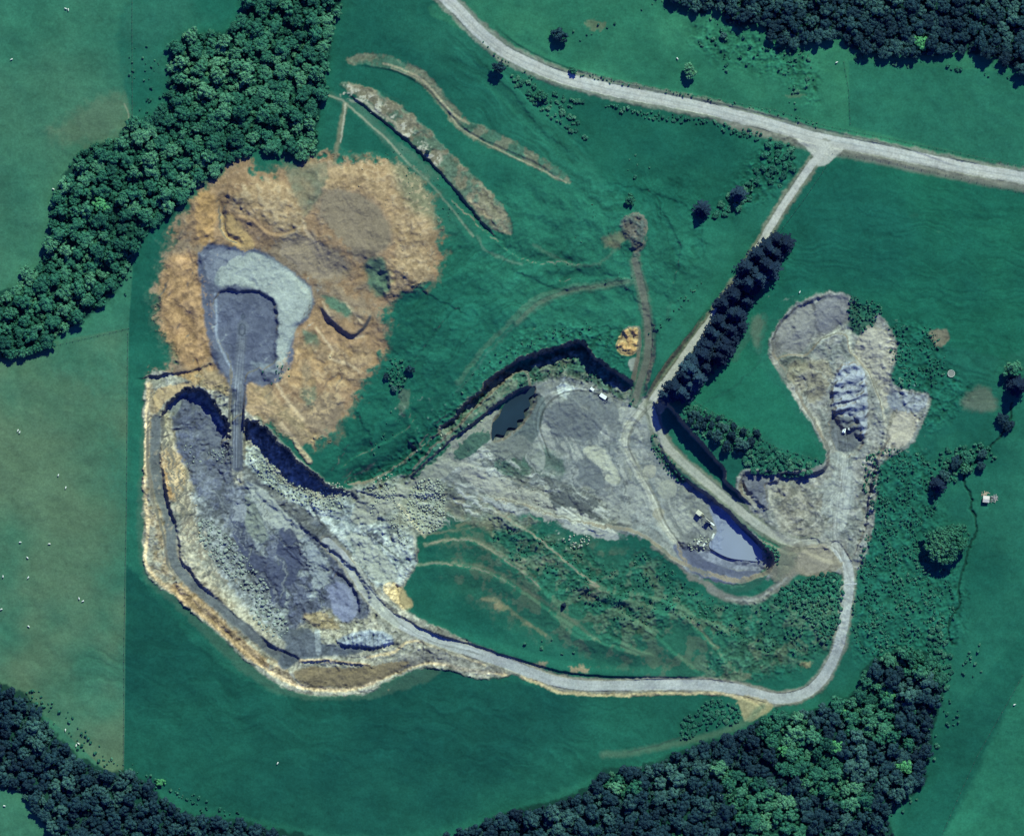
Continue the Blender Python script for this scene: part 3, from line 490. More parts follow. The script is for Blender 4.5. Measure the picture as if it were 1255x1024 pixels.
# fine grain: stones, puddled fines and churned earth on bare ground, tufts on turf
fine_ = ((X > -30) & (X < 1285) & (Y > -30) & (Y < 1054)).astype(np.float32)
rid = 1 - np.abs(fbm(rx + 5 * n12, ry + 5 * n12b, 17, 401, 4, 0.6)) * 2.6; rid2 = 1 - np.abs(fbm(rx * 1.1 - 6 * n12b, ry + 4 * n12, 24, 431, 4, 0.6)) * 2.6
gr = np.clip(rock, 0, 1)
C *= 1 + gr[..., None] * np.array([0.08, 0.07, 0.05])
gr = gr * (1 - 0.5 * (cls == 2))
C *= (1 + gr * (0.12 + 0.17 * n4 + 0.17 * n2 - 0.22 * sm(rid * 2 - 0.9) + 0.20 * sm(rid2 * 2 - 1.0)) + (1 - gr) * (0.07 * n4 + 0.06 * n2 + 0.08 * n40b + 0.06 * n12))[..., None]
paint(poly([(938,694),(950,676),(968,668),(990,668),(996,692),(972,706),(950,712)], 3, 4), (140,138,124), 0.85, (126,126,116), n12, rk=0.4)
for L_, w_, c_, a_ in [([(1040,705),(1030,672),(1026,645),(1033,600),(1036,560)], 4, (178,180,172), 0.6), ([(1030,676),(1008,662),(980,664),(955,652)], 4, (172,172,160), 0.6), ([(1022,668),(1000,640),(985,625)], 4, (168,168,156), 0.4)]:
    paint(line(L_, w_, 3.5, 3), c_, a_, gain=0.12, rk=0.2)
paint(poly([(1008,672),(1022,678),(1032,690),(1022,702),(1000,706),(978,700),(985,680)], 2, 3), (146,142,126), 0.85, gain=0.06, rk=0.1)
paint(poly([(972,164),(1005,171),(1050,180),(1030,186),(1016,200),(1002,204),(998,192),(985,180)], 2, 1.5), (200,200,190), 0.85, gain=0.06)
u_ = X * 0.92 + Y * 0.38; v_ = Y * 0.92 - X * 0.38; sk = fbm(u_ / 34 + 0.25 * n40, v_ / 6 + 0.7 * n12, 1.0, 611, 4, 0.6)
s, m = poly([(500,600),(560,548),(600,545),(660,575),(720,600),(770,650),(720,652),(650,632),(590,628),(540,640)], 12, 5); k_ = m * sm((sk[s] - 0.02) * 3.2) * 0.75; C[s] = C[s] * (1 - k_[..., None]) + k_[..., None] * alb((186,190,182))
k_ = m * sm((-sk[s] - 0.22) * 3.5) * 0.6; C[s] = C[s] * (1 - k_[..., None]) + k_[..., None] * alb((104,110,110)); H[s] += m * 0.5 * sk[s]
s, m = poly([(655,500),(690,480),(745,485),(790,505),(800,560),(830,600),(860,650),(830,665),(780,630),(750,600),(690,560),(660,540)], 10, 4); u2 = fbm((X[s] * 0.55 + Y[s] * 0.83) / 30 + 0.3 * n40[s], (X[s] * 0.83 - Y[s] * 0.55) / 4.5 + 0.8 * n12[s], 1.0, 631, 4, 0.6)
k_ = m * sm((u2 - 0.1) * 3) * 0.5; C[s] = C[s] * (1 - k_[..., None]) + k_[..., None] * alb((184,187,176))
def stairs(sc, seed, lv):                    # broken ledges: level treads parted by short risers, each tread its own shade of dust
    L = fbm(rx + 7 * n12 + 3 * n4, ry * 0.8 + 7 * n12b, sc, seed, 4, 0.55) * lv; k = np.floor(L); f = L - k
    tb = np.random.RandomState(seed).rand(64) * 2 - 1; e = sm(f / 0.22); t0 = tb[(k.astype(int) - 1) % 64]; t1 = tb[k.astype(int) % 64]
    return (k + e), t0 + (t1 - t0) * e, sm(1 - np.abs(f - 0.10) / 0.12)
lvl, tone, lip = stairs(34, 501, 3.4); lv2, tone2, lip2 = stairs(15, 521, 2.6)
bare = np.clip(rock * 1.6, 0, 1) * fine_ * (cls != 1) * (cls != 2)
H += bare * (0.42 * lvl + 0.16 * lv2); C *= (1 + bare * (0.15 * tone + 0.08 * tone2 + 0.16 * lip * (n12 > -0.2) - 0.04))[..., None]
q3 = ((cls == 3) * np.clip(rock * 1.6 + 0.3, 0, 1) * fine_)[..., None]; lum = C.mean(-1, keepdims=True); C *= 1 + q3 * (np.clip((lum / 0.24) ** 0.35, 0.6, 1.4) * 1.07 - 1)
sp = (cls == 2) * fine_
def blur(A, r):
    for ax_ in (0, 1): A = sum(np.roll(A, k, ax_) for k in range(-r, r + 1)) / (2 * r + 1)
    return A
sm2 = blur(sp.astype(np.float32), 3); H += sm2 * 0.6 * (blur(H, 2) - H); C += (sm2 * 0.45)[..., None] * (blur(C, 1) - C); C *= 1 + sm2[..., None] * np.array([0.05, 0.05, 0.08]); C *= (1 + sm2 * 0.10 * tone)[..., None]; H += sm2 * 0.25 * lvl
def ruts(path, n, spread, amp=0.22, w=0.7, seed=3):
    r0 = random.Random(seed)
    for k in range(n):
        o_ = r0.uniform(-spread, spread); q = [(a + o_ + r0.uniform(-1, 1), b + o_ * 0.5 + r0.uniform(-1.5, 1.5)) for a, b in path]
        s, m = line(q, w, 0.6, 1.0); C[s] *= (1 + m * (amp if k % 2 else -amp))[..., None]
LATE = [  # puddles, pans of dried silt and freshly tipped fines, laid over the churned ground
 ([(683,473),(692,471),(702,472),(703,480),(696,489),(688,485),(684,480)], (196,204,196), 1), ([(716,552),(728,545),(742,552),(752,568),(760,585),(755,592),(742,588),(738,572),(725,565)], (184,188,170), 1.5),
 ([(710,566),(722,563),(736,576),(740,594),(728,600),(714,588)], (128,134,136), 2), ([(560,563),(585,572),(615,588),(640,598),(672,604),(674,616),(690,638),(664,634),(640,620),(605,612),(572,592)], (164,166,154), 5),
 ([(682,626),(700,621),(725,634),(752,650),(758,662),(732,658),(700,650),(688,641)], (186,190,178), 2.5), ([(672,604),(700,600),(718,612),(728,608),(733,620),(716,629),(700,622),(678,620)], (104,110,110), 3), ([(765,600),(775,590),(788,602),(785,622),(772,628)], (160,164,156), 2),
 ([(738,612),(752,606),(768,622),(775,645),(760,640),(745,628)], (154,158,150), 3), ([(700,480),(735,482),(760,505),(745,520),(720,498),(695,495)], (128,134,136), 3), ([(668,500),(690,492),(720,502),(740,522),(720,538),(690,535),(672,525)], (120,126,130), 4),
 ([(640,545),(655,535),(665,545),(668,570),(655,575)], (150,156,148), 3), ([(655,480),(668,490),(664,520),(652,545),(636,548),(622,540),(640,522),(650,500)], (104,116,116), 4), ([(500,592),(540,555),(580,522),(610,500),(606,520),(590,545),(560,570),(525,598)], (140,144,134), 6), ([(560,548),(590,528),(600,532),(580,556),(560,562)], (70,108,96), 5),
 ([(600,540),(640,535),(655,548),(640,560),(610,562)], (128,134,130), 4),
 ([(301,590),(318,598),(340,618),(364,642),(372,655),(360,662),(345,648),(330,648),(320,630),(306,610)], (172,178,170), 3), ([(372,660),(385,668),(398,690),(400,712),(388,722),(376,700)], (150,158,162), 3),
 ([(298,612),(310,615),(322,640),(326,655),(312,662),(300,645)], (134,142,134), 3), ([(345,650),(362,655),(366,690),(358,716),(342,712),(340,680)], (84,90,114), 3), ([(284,618),(297,640),(306,676),(338,690),(350,738),(330,730),(300,692),(285,655)], (88,94,118), 4),
 ([(403,718),(420,716),(436,735),(437,753),(422,763),(406,745)], (126,132,156), 1.2), ([(285,610),(300,620),(296,640),(284,632)], (150,156,162), 3), ([(258,520),(270,540),(268,560),(252,545),(245,528)], (124,130,142), 4),
 ([(430,682),(445,700),(466,738),(490,764),(478,766),(452,738),(432,706)], (172,176,164), 1.5), ([(445,606),(480,596),(500,600),(480,625),(455,640),(430,640)], (160,164,150), 5), ([(425,655),(450,660),(478,690),(488,712),(465,715),(440,690)], (176,182,168), 4),
 ([(268,314),(292,308),(330,318),(358,336),(380,356),(380,378),(364,398),(354,420),(346,448),(340,440),(342,400),(338,374),(322,356),(285,349),(270,345)], (172,180,172), 3), ([(262,305),(290,303),(310,308),(290,315),(268,330),(262,345),(252,330)], (126,132,146), 3),
 ([(1062,404),(1085,407),(1098,430),(1092,452),(1088,500),(1080,480),(1066,455),(1052,435)], (176,174,160), 2.5), ([(1034,556),(1042,580),(1042,620),(1036,650),(1026,640),(1030,600)], (178,182,174), 3), ([(1094,507),(1124,510),(1116,538),(1095,548)], (180,176,160), 2.5),
 ([(1090,481),(1134,485),(1130,500),(1118,505),(1093,500)], (150,156,162), 1.5), ([(985,674),(1008,667),(1022,682),(1012,698),(985,703),(976,692)], (152,148,132), 2), ([(1012,590),(1025,580),(1030,610),(1020,640),(1008,620)], (160,164,156), 4),
 ([(952,405),(975,380),(995,374),(998,400),(985,430),(965,432)], (146,146,142), 2), ([(1000,376),(1030,361),(1040,372),(1032,395),(1008,408)], (134,134,136), 1.5), ([(870,560),(872,560),(874,562)], (60,100,88), 1),
 ([(372,820),(440,818),(500,810),(480,826),(440,840),(385,840)], (142,132,108), 2), ([(205,500),(212,492),(222,492),(214,508)], (140,146,140), 2), ([(190,480),(230,468),(240,472),(205,490),(192,505)], (186,166,126), 2),
 ([(268,262),(292,270),(308,292),(312,305),(298,308),(284,298),(276,282)], (186,160,112), 2), ([(400,240),(440,240),(466,260),(478,290),(468,308),(440,316),(420,295),(398,270)], (146,136,118), 4),
 ([(352,290),(372,288),(395,302),(425,320),(420,335),(395,340),(360,326),(345,310)], (154,142,122), 5)]
for P_, c_, w_ in LATE:
    s, m = poly(P_, 5, w_); m = sm((m - 0.5 + 0.30 * n4[s] + 0.22 * n2[s] + 0.15 * n12[s]) * 2.2 + 0.5); d_ = 9 if sum(c_) > 400 else -4
    paint((s, m), tuple(v + d_ for v in c_), 0.9, gain=0.13, rk=0.25)
for cxx, cyy, ra, c_ in [(797,577,8,(172,174,160)),(819,600,12,(170,174,162)),(808,630,7,(166,166,150))]:
    paint(poly([(cxx + ra * math.cos(t), cyy + ra * 0.95 * math.sin(t)) for t in np.linspace(0, 6.28, 9)[:-1]], 1, 1.0), c_, 0.95, rk=0)
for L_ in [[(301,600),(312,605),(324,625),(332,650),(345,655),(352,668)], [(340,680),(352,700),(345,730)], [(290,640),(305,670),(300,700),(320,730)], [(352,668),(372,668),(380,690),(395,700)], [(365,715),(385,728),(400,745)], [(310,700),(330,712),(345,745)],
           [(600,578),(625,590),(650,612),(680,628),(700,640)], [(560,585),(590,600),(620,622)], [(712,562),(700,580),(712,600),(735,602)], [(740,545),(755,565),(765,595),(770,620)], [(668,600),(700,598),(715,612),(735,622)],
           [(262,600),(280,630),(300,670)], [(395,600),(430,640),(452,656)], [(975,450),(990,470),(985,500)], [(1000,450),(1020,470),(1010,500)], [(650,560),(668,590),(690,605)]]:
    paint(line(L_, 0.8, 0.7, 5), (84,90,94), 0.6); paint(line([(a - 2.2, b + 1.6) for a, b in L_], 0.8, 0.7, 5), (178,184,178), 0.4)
s, m = line([(425,112),(450,122),(480,145),(510,172),(535,195)], 7, 3, 3); k_ = m * sm((n4[s] + 0.6 * n2[s] - 0.15) * 3) * 0.8; C[s] = C[s] * (1 - k_[..., None]) + k_[..., None] * alb((206,204,186))
for P_, c_ in [(poly([(470,198),(505,208),(528,240),(536,290),(530,338),(505,356),(490,330),(495,280),(470,235),(430,215),(430,203)], 6, 4), (196,178,146)), (poly([(290,225),(340,222),(372,255),(370,285),(330,272),(290,255)], 6, 4), (192,176,144)), (poly([(190,560),(215,560),(250,640),(270,720),(240,700),(205,640)], 5, 4), (200,190,160)), (poly([(400,620),(440,640),(495,690),(490,720),(460,715),(430,680)], 5, 4), (196,200,190)),
               (poly([(350,430),(455,432),(430,480),(385,520),(340,500)], 8, 4), (198,176,136)), (poly([(205,330),(255,340),(258,430),(215,430),(198,390)], 8, 4), (200,168,124)), (poly([(950,600),(1010,600),(1015,650),(970,655)], 8, 6), (182,180,166))]:
    s, m = P_; k_ = m * sm((n4[s] + 0.7 * n2[s] - 0.3) * 3) * 0.45; C[s] = C[s] * (1 - k_[..., None]) + k_[..., None] * alb(c_)
ruts([(795,495),(775,518),(768,545),(785,580),(802,610),(815,642),(835,668)], 9, 9)
ruts([(790,505),(760,490),(730,480),(700,478),(672,490),(660,520),(672,560)], 9, 7)
ruts([(660,500),(700,540),(730,545)], 5, 10, 0.15); ruts([(690,500),(720,510),(740,530),(770,545)], 6, 9, 0.15)
ruts([(293,470),(291,520),(290,575),(300,610),(330,650),(370,690),(410,720)], 6, 5); ruts([(440,690),(465,735),(490,765),(530,785),(590,802)], 8, 6, 0.2)
ruts([(1030,520),(1035,560),(1030,600),(1025,650),(1030,680)], 8, 9); ruts([(1020,600),(990,640),(960,650)], 6, 10, 0.18); ruts([(975,665),(1005,660),(1030,680),(1042,715)], 6, 4)
ruts([(600,560),(640,590),(690,620),(730,650)], 7, 12, 0.16, 1.2); ruts([(540,600),(590,610),(640,630),(690,645)], 6, 8, 0.14, 1.2)
# steep faces are bare rock whatever grows above them
gx = np.gradient(H, axis=1) / np.gradient(ax)[None, :] / PX; gy = np.gradient(H, axis=0) / np.gradient(ay)[:, None] / PX
slope = np.sqrt(gx * gx + gy * gy)
fine = (X > -30) & (X < 1285) & (Y > -30) & (Y < 1054)
st = sm((slope - 0.75) / 0.5) * fine * (Y < 720) * (X < 1150)
C = C * (1 - st[..., None] * 0.85) + (st * 0.85)[..., None] * mixc((118,118,112), (142,136,122), sm(0.5 + n12))
rock = np.maximum(rock, st)
H += rock * fine * (0.26 * n4 + 0.20 * n2) * (0.45 + 1.3 * sm(0.35 + 0.9 * n40b)) * (1 - 0.8 * (cls == 1)) * (1 - 0.65 * (cls == 2))
rock *= (1 - 0.5 * (cls == 2))
for P_ in RT:
    s, m = poly(P_, 12, 6); H[s] += m * (0.55 * n4[s] + 0.36 * n2[s]); C[s] *= (1 + m * (0.22 * n4[s] + 0.16 * n2[s] + 0.10 * n12[s]))[..., None]
H += fine * (1 - rock) * 0.05 * n4

# ---------------------------------------------------------------- materials
def mat(name, col, rough=0.9, spec=0.2, noise=None, nscale=3.0, bump=0.0, metal=0.0, amp=0.25):
    m = bpy.data.materials.new(name); m.use_nodes = True; n = m.node_tree; b = n.nodes['Principled BSDF']
    b.inputs['Roughness'].default_value = rough; b.inputs['Specular IOR Level'].default_value = spec; b.inputs['Metallic'].default_value = metal
    tc = n.nodes.new('ShaderNodeTexCoord'); nz = n.nodes.new('ShaderNodeTexNoise'); nz.inputs['Scale'].default_value = nscale; nz.inputs['Detail'].default_value = 6
    n.links.new(tc.outputs['Object'], nz.inputs['Vector'])
    mr = n.nodes.new('ShaderNodeMapRange'); mr.inputs['From Min'].default_value = 0.3; mr.inputs['From Max'].default_value = 0.7
    mr.inputs['To Min'].default_value = 1 - amp; mr.inputs['To Max'].default_value = 1 + amp; n.links.new(nz.outputs['Fac'], mr.inputs['Value'])
    mx = n.nodes.new('ShaderNodeVectorMath'); mx.operation = 'SCALE'; mx.inputs[0].default_value = col[:3]; n.links.new(mr.outputs[0], mx.inputs['Scale'])
    n.links.new(mx.outputs[0], b.inputs['Base Color'])
    if bump:
        bp = n.nodes.new('ShaderNodeBump'); bp.inputs['Strength'].default_value = bump; bp.inputs['Distance'].default_value = 0.2
        n.links.new(nz.outputs['Fac'], bp.inputs['Height']); n.links.new(bp.outputs[0], b.inputs['Normal'])
    return m
def ground_mat():
    m = bpy.data.materials.new('turf_and_rock'); m.use_nodes = True; n = m.node_tree; b = n.nodes['Principled BSDF']; L = n.links.new
    b.inputs['Roughness'].default_value = 0.95; b.inputs['Specular IOR Level'].default_value = 0.08
    at = n.nodes.new('ShaderNodeAttribute'); at.attribute_name = 'soil'; ar = n.nodes.new('ShaderNodeAttribute'); ar.attribute_name = 'bare'
    g = n.nodes.new('ShaderNodeNewGeometry')
    nz = n.nodes.new('ShaderNodeTexNoise'); nz.inputs['Scale'].default_value = 0.9; nz.inputs['Detail'].default_value = 8; nz.inputs['Roughness'].default_value = 0.65
    nb = n.nodes.new('ShaderNodeTexNoise'); nb.inputs['Scale'].default_value = 0.06; nb.inputs['Detail'].default_value = 6; nb.inputs['Roughness'].default_value = 0.6
    for q in (nz, nb): L(g.outputs['Position'], q.inputs['Vector'])
    def mr(src, a, c):
        r = n.nodes.new('ShaderNodeMapRange'); r.inputs['From Min'].default_value = 0.3; r.inputs['From Max'].default_value = 0.7
        r.inputs['To Min'].default_value = a; r.inputs['To Max'].default_value = c; L(src, r.inputs['Value']); return r.outputs[0]
    f1 = mr(nz.outputs['Fac'], 0.82, 1.18); f2 = mr(nb.outputs['Fac'], 0.90, 1.10)
    mu = n.nodes.new('ShaderNodeMath'); mu.operation = 'MULTIPLY'; L(f1, mu.inputs[0]); L(f2, mu.inputs[1])
    sc = n.nodes.new('ShaderNodeVectorMath'); sc.operation = 'SCALE'; L(at.outputs['Color'], sc.inputs[0]); L(mu.outputs[0], sc.inputs['Scale'])
    L(sc.outputs[0], b.inputs['Base Color'])
    bp = n.nodes.new('ShaderNodeBump'); bp.inputs['Distance'].default_value = 0.5
    st_ = n.nodes.new('ShaderNodeMath'); st_.operation = 'MULTIPLY_ADD'; L(ar.outputs['Fac'], st_.inputs[0]); st_.inputs[1].default_value = 0.34; st_.inputs[2].default_value = 0.07
    L(st_.outputs[0], bp.inputs['Strength']); L(nz.outputs['Fac'], bp.inputs['Height']); L(bp.outputs[0], b.inputs['Normal'])
    return m
GM = ground_mat()

# ---------------------------------------------------------------- ground meshes (one continuous relief, divided where the surface changes)
ny, nx = X.shape
VX = (X.astype(np.float64) - 627.5) * PX; VY = (512 - Y.astype(np.float64)) * PX
V = np.stack([VX, VY, H], -1).reshape(-1, 3); CF = C.reshape(-1, 3); RF = rock.reshape(-1)
ii = (np.arange(ny - 1)[:, None] * nx + np.arange(nx - 1)[None, :])
Q = np.stack([ii + nx, ii + nx + 1, ii + 1, ii], -1).reshape(-1, 4); FC = cls[:-1, :-1].reshape(-1)
def tag(o, label=None, cat=None, group=None, kind=None):
    if label: o['label'] = label
    if cat: o['category'] = cat
    if group: o['group'] = group
    if kind: o['kind'] = kind
    return o
for k, nm, lb in [(0,'ground','teal green pasture and slopes around the quarries'), (1,'road','pale gravel roads and haul tracks crossing the pasture and quarries'),
                  (2,'spoil_heap','tan and orange heap of overburden beside the upper left wood'), (3,'quarry_floor','grey stripped quarry pits and benches')]:
    q = Q[FC == k]; u, inv = np.unique(q.ravel(), return_inverse=True)
    me = bpy.data.meshes.new(nm); me.vertices.add(len(u)); me.vertices.foreach_set('co', V[u].astype(np.float32).ravel())
    nf = len(q); me.loops.add(nf * 4); me.loops.foreach_set('vertex_index', inv.astype(np.int32).ravel())
    me.polygons.add(nf); me.polygons.foreach_set('loop_start', np.arange(nf, dtype=np.int32) * 4)
    try: me.polygons.foreach_set('loop_total', np.full(nf, 4, np.int32))
    except Exception: pass
    me.update(calc_edges=True)
    me.polygons.foreach_set('use_smooth', np.ones(nf, bool))
    a = me.attributes.new('soil', 'FLOAT_COLOR', 'POINT'); a.data.foreach_set('color', np.concatenate([CF[u], np.ones((len(u), 1))], 1).astype(np.float32).ravel())
    a = me.attributes.new('bare', 'FLOAT', 'POINT'); a.data.foreach_set('value', RF[u].astype(np.float32))
    me.materials.append(GM); o = bpy.data.objects.new(nm, me); COL.objects.link(o); tag(o, lb, {'spoil_heap':'spoil heap','quarry_floor':'quarry'}.get(nm, nm), kind='structure')
def hz(x, y):
    i = int(np.clip(round(x) + M0 + NOX, 0, nx - 1)); j = int(np.clip(round(y) + M0 + NOY, 0, ny - 1)); return float(H[j, i])
def at(x, y, dz=0.0): a, b = wxy(x, y); return (a, b, hz(x, y) + dz)

# ---------------------------------------------------------------- object builders
def obj(name, bm, m, parent=None, smooth=False):
    me = bpy.data.meshes.new(name); bm.to_mesh(me); bm.free(); me.materials.append(m)
    if smooth: me.polygons.foreach_set('use_smooth', [True] * len(me.polygons))
    o = bpy.data.objects.new(name, me); COL.objects.link(o); o.parent = parent; return o
def empty(name, loc, rz=0):
    o = bpy.data.objects.new(name, None); COL.objects.link(o); o.location = loc; o.rotation_euler = (0, 0, rz); return o
def bx(bm, c, s, rot=None, taper=None, bev=0.0):
    r = bmesh.ops.create_cube(bm, size=1.0); vs = r['verts']
    for v in vs:
        v.co.x *= s[0]; v.co.y *= s[1]; v.co.z *= s[2]
        if taper and v.co.z > 0: v.co.x *= taper[0]; v.co.y *= taper[1]
    if bev:
        es = list({e for v in vs for e in v.link_edges}); bmesh.ops.bevel(bm, geom=es, offset=bev, segments=2, affect='EDGES')
        vs = [v for v in bm.verts if not v.tag]
    T = Matrix.Translation(c) @ (rot if rot else Matrix.Identity(4))
    bmesh.ops.transform(bm, matrix=T, verts=vs)
    for v in bm.verts: v.tag = True
def cyl(bm, a, b, r1, r2=None, n=12):
    a = Vector(a); b = Vector(b); d = b - a
    r = bmesh.ops.create_cone(bm, cap_ends=True, segments=n, radius1=r1, radius2=r1 if r2 is None else r2, depth=d.length)
    bmesh.ops.transform(bm, matrix=Matrix.Translation((a + b) / 2) @ d.to_track_quat('Z', 'Y').to_matrix().to_4x4(), verts=r['verts'])
    for v in bm.verts: v.tag = True
def copy_tree(o, parent=None):
    c = o.copy(); COL.objects.link(c); c.parent = parent
    for ch in o.children: copy_tree(ch, c)
    return c

def leaf_mat(name, c1, c2, c3, attr=False):
    """foliage: hue of each tree from its own random number (or 'tint' in the far wood), leaf clumps lighter and darker"""
    m = bpy.data.materials.new(name); m.use_nodes = True; n = m.node_tree; b = n.nodes['Principled BSDF']; L = n.links.new
    b.inputs['Roughness'].default_value = 0.75; b.inputs['Specular IOR Level'].default_value = 0.15
    if attr: a = n.nodes.new('ShaderNodeAttribute'); a.attribute_name = 'tint'; f = a.outputs['Fac']
    else: a = n.nodes.new('ShaderNodeObjectInfo'); f = a.outputs['Random']
    r = n.nodes.new('ShaderNodeValToRGB'); e = r.color_ramp.elements
    e[0].position = 0; e[0].color = (*alb(c1), 1); e[1].position = 1; e[1].color = (*alb(c3), 1)
    q = e.new(0.55); q.color = (*alb(c2), 1); g = n.nodes.new('ShaderNodeNewGeometry')
    nl_ = n.nodes.new('ShaderNodeTexNoise'); nl_.inputs['Scale'].default_value = 0.03; nl_.inputs['Detail'].default_value = 2; L(g.outputs['Position'], nl_.inputs['Vector'])
    c1_ = n.nodes.new('ShaderNodeMapRange'); c1_.inputs['From Min'].default_value = 0.35; c1_.inputs['From Max'].default_value = 0.65; c1_.inputs['To Max'].default_value = 0.5; L(nl_.outputs['Fac'], c1_.inputs['Value'])
    c2_ = n.nodes.new('ShaderNodeMath'); c2_.operation = 'MULTIPLY_ADD'; L(f, c2_.inputs[0]); c2_.inputs[1].default_value = 0.6; L(c1_.outputs[0], c2_.inputs[2]); L(c2_.outputs[0], r.inputs['Fac']); nz = n.nodes.new('ShaderNodeTexNoise'); nz.inputs['Scale'].default_value = 0.9; nz.inputs['Detail'].default_value = 3
    L(g.outputs['Position'], nz.inputs['Vector'])
    mr = n.nodes.new('ShaderNodeMapRange'); mr.inputs['From Min'].default_value = 0.3; mr.inputs['From Max'].default_value = 0.7; mr.inputs['To Min'].default_value = 0.65; mr.inputs['To Max'].default_value = 1.4
    L(nz.outputs['Fac'], mr.inputs['Value'])
    s_ = n.nodes.new('ShaderNodeVectorMath'); s_.operation = 'SCALE'; L(r.outputs['Color'], s_.inputs[0]); L(mr.outputs[0], s_.inputs['Scale']); L(s_.outputs[0], b.inputs['Base Color'])
    return m
PAL = {'green': ((30,80,70), (54,116,93), (100,156,120)), 'dark': ((20,42,60), (34,66,78), (72,112,106)), 'pine': ((22,38,64), (32,54,78), (60,90,108)),
       'lime': ((84,158,104), (92,168,110), (110,180,122)), 'scrub': ((34,88,78), (54,116,96), (88,138,112))}
LM = {k: leaf_mat('foliage_' + k, *v) for k, v in PAL.items()}
LMA = {k: leaf_mat('foliage_far_' + k, *PAL[k], attr=True) for k in ('green', 'dark', 'scrub')}
BARK = mat('bark', (0.09, 0.07, 0.05), 0.9, nscale=4, bump=0.5)

def crown_arrays(rng, nl, leaves, hgt=0.85, low=0.25, spread=0.62, lr=(0.28, 0.46), ls=0.085, ico=1):
    """unit crown (radius 1): clumps over a dome, each a rough lump ragged with leaf-sized faces. returns verts, faces (tris/quads as lists)"""
    vs = []; fs = []
    bmt = bmesh.new(); bmesh.ops.create_icosphere(bmt, subdivisions=ico, radius=1.0); iv = np.array([v.co[:] for v in bmt.verts]); jf = [tuple(v.index for v in f.verts) for f in bmt.faces]; bmt.free()
    cs = [(0, 0, hgt * 0.5, min(0.6, hgt * 0.8) if nl < 100 else 0.2)]; ph0 = rng.uniform(0, 6.28)
    for k in range(nl):
        a = rng.uniform(0, 6.283); rr = spread * math.sqrt(rng.random()) * (1 + 0.16 * math.sin(2 * a + ph0) + 0.14 * math.sin(3 * a + 2 * ph0))
        z = hgt * (low + (1 - low) * math.sqrt(max(0, 1 - (rr / 0.95) ** 2))) * rng.uniform(0.75, 1.08)
        cs.append((rr * math.cos(a), rr * math.sin(a), z, rng.uniform(*lr)))
    for (cx, cy, cz, r) in cs:
        q = iv * r * np.array([1, 1, 0.85]) * (1 + 0.22 * (np.array([rng.random() for _ in iv])[:, None] - 0.5) * 2) + np.array([cx, cy, cz])
        b0 = len(vs); vs.extend(q.tolist()); fs.extend([tuple(b0 + i for i in f) for f in jf])
        for _ in range(leaves):
            th = rng.uniform(0, 6.283); ph = math.acos(rng.uniform(-0.35, 1))
            nrm = Vector((math.sin(ph) * math.cos(th), math.sin(ph) * math.sin(th), math.cos(ph)))
            p = Vector((cx, cy, cz)) + nrm * r * rng.uniform(0.92, 1.22)
            n2_ = (nrm + Vector((rng.uniform(-.8, .8), rng.uniform(-.8, .8), rng.uniform(-.4, .8)))).normalized()
            t = n2_.orthogonal().normalized(); t.rotate(Matrix.Rotation(rng.uniform(0, 6.28), 3, n2_)); u = n2_.cross(t)
            s_ = ls * rng.uniform(0.6, 1.5); b0 = len(vs)
            for (i, j) in ((-1, -0.6), (1, -0.6), (0.9, 0.7), (-0.7, 0.7)): vs.append((p + t * i * s_ + u * j * s_)[:])
            fs.append((b0, b0 + 1, b0 + 2, b0 + 3))
    return np.array(vs), fs
def pine_arrays(rng, tiers=13):
    """unit conifer (height 2.2, radius 1): whorls of drooping, feathered branches"""
    vs = []; fs = []
    for k in range(tiers):
        t = k / (tiers - 1); z = 0.35 + 1.85 * t; R_ = (1 - t) ** 0.75 * rng.uniform(0.85, 1.1) + 0.08; nb = int(11 - 5 * t)
        for j in range(nb):
            a = 6.283 * (j + rng.uniform(-.35, .35)) / nb + k * 0.7; r = R_ * rng.uniform(0.75, 1.15)
            d = Vector((math.cos(a), math.sin(a), 0)); u = Vector((-d.y, d.x, 0)); m = 6
            for i in range(m):
                f0 = i / m; p = d * r * (f0 + 0.5 / m) + Vector((0, 0, z - 0.22 * f0 * f0 + 0.10 * f0)); w = 0.20 * (1 - 0.6 * f0) * (0.5 + R_)
                for sd_ in (-1, 1):
                    b0 = len(vs); dz = rng.uniform(-.07, .03)
                    vs += [(p - d * 0.07)[:], (p + u * sd_ * w + d * rng.uniform(0.02, 0.14) + Vector((0, 0, dz)))[:], (p + u * sd_ * w * 0.6 + d * 0.16 + Vector((0, 0, dz)))[:], (p + d * 0.10)[:]]
                    fs.append((b0, b0 + 1, b0 + 2, b0 + 3))
    v, f = np.array(vs), fs
    bmt = bmesh.new(); bmesh.ops.create_cone(bmt, segments=9, radius1=0.55, radius2=0.03, depth=1.8, cap_ends=True)
    iv = np.array([q.co[:] for q in bmt.verts]) + np.array([0, 0, 1.15]); b0 = len(v)
    f = f + [tuple(b0 + q.index for q in fc.verts) for fc in bmt.faces]; bmt.free()
    return np.vstack([v, iv]), f
def mesh_of(name, vs, fs, m):
    me = bpy.data.meshes.new(name); me.from_pydata([tuple(v) for v in vs], [], fs); me.materials.append(m); return me
rng = random.Random(7)
CR = {'green': [crown_arrays(rng, 24, 16, hgt=0.75, spread=0.8, lr=(0.15, 0.32), ls=0.06) for _ in range(9)], 'dark': [crown_arrays(rng, 20, 16, hgt=0.85, lr=(0.16, 0.36), spread=0.76, ls=0.06) for _ in range(9)],
      'scrub': [crown_arrays(rng, 7, 16, hgt=0.7, low=0.1, lr=(0.3, 0.5), ls=0.13) for _ in range(5)], 'pine': [pine_arrays(rng) for _ in range(5)]}
CR['lime'] = CR['green']; CR['big'] = [crown_arrays(rng, 230, 22, hgt=0.36, low=0.25, spread=0.92, lr=(0.06, 0.13), ls=0.028)]
CM = {}
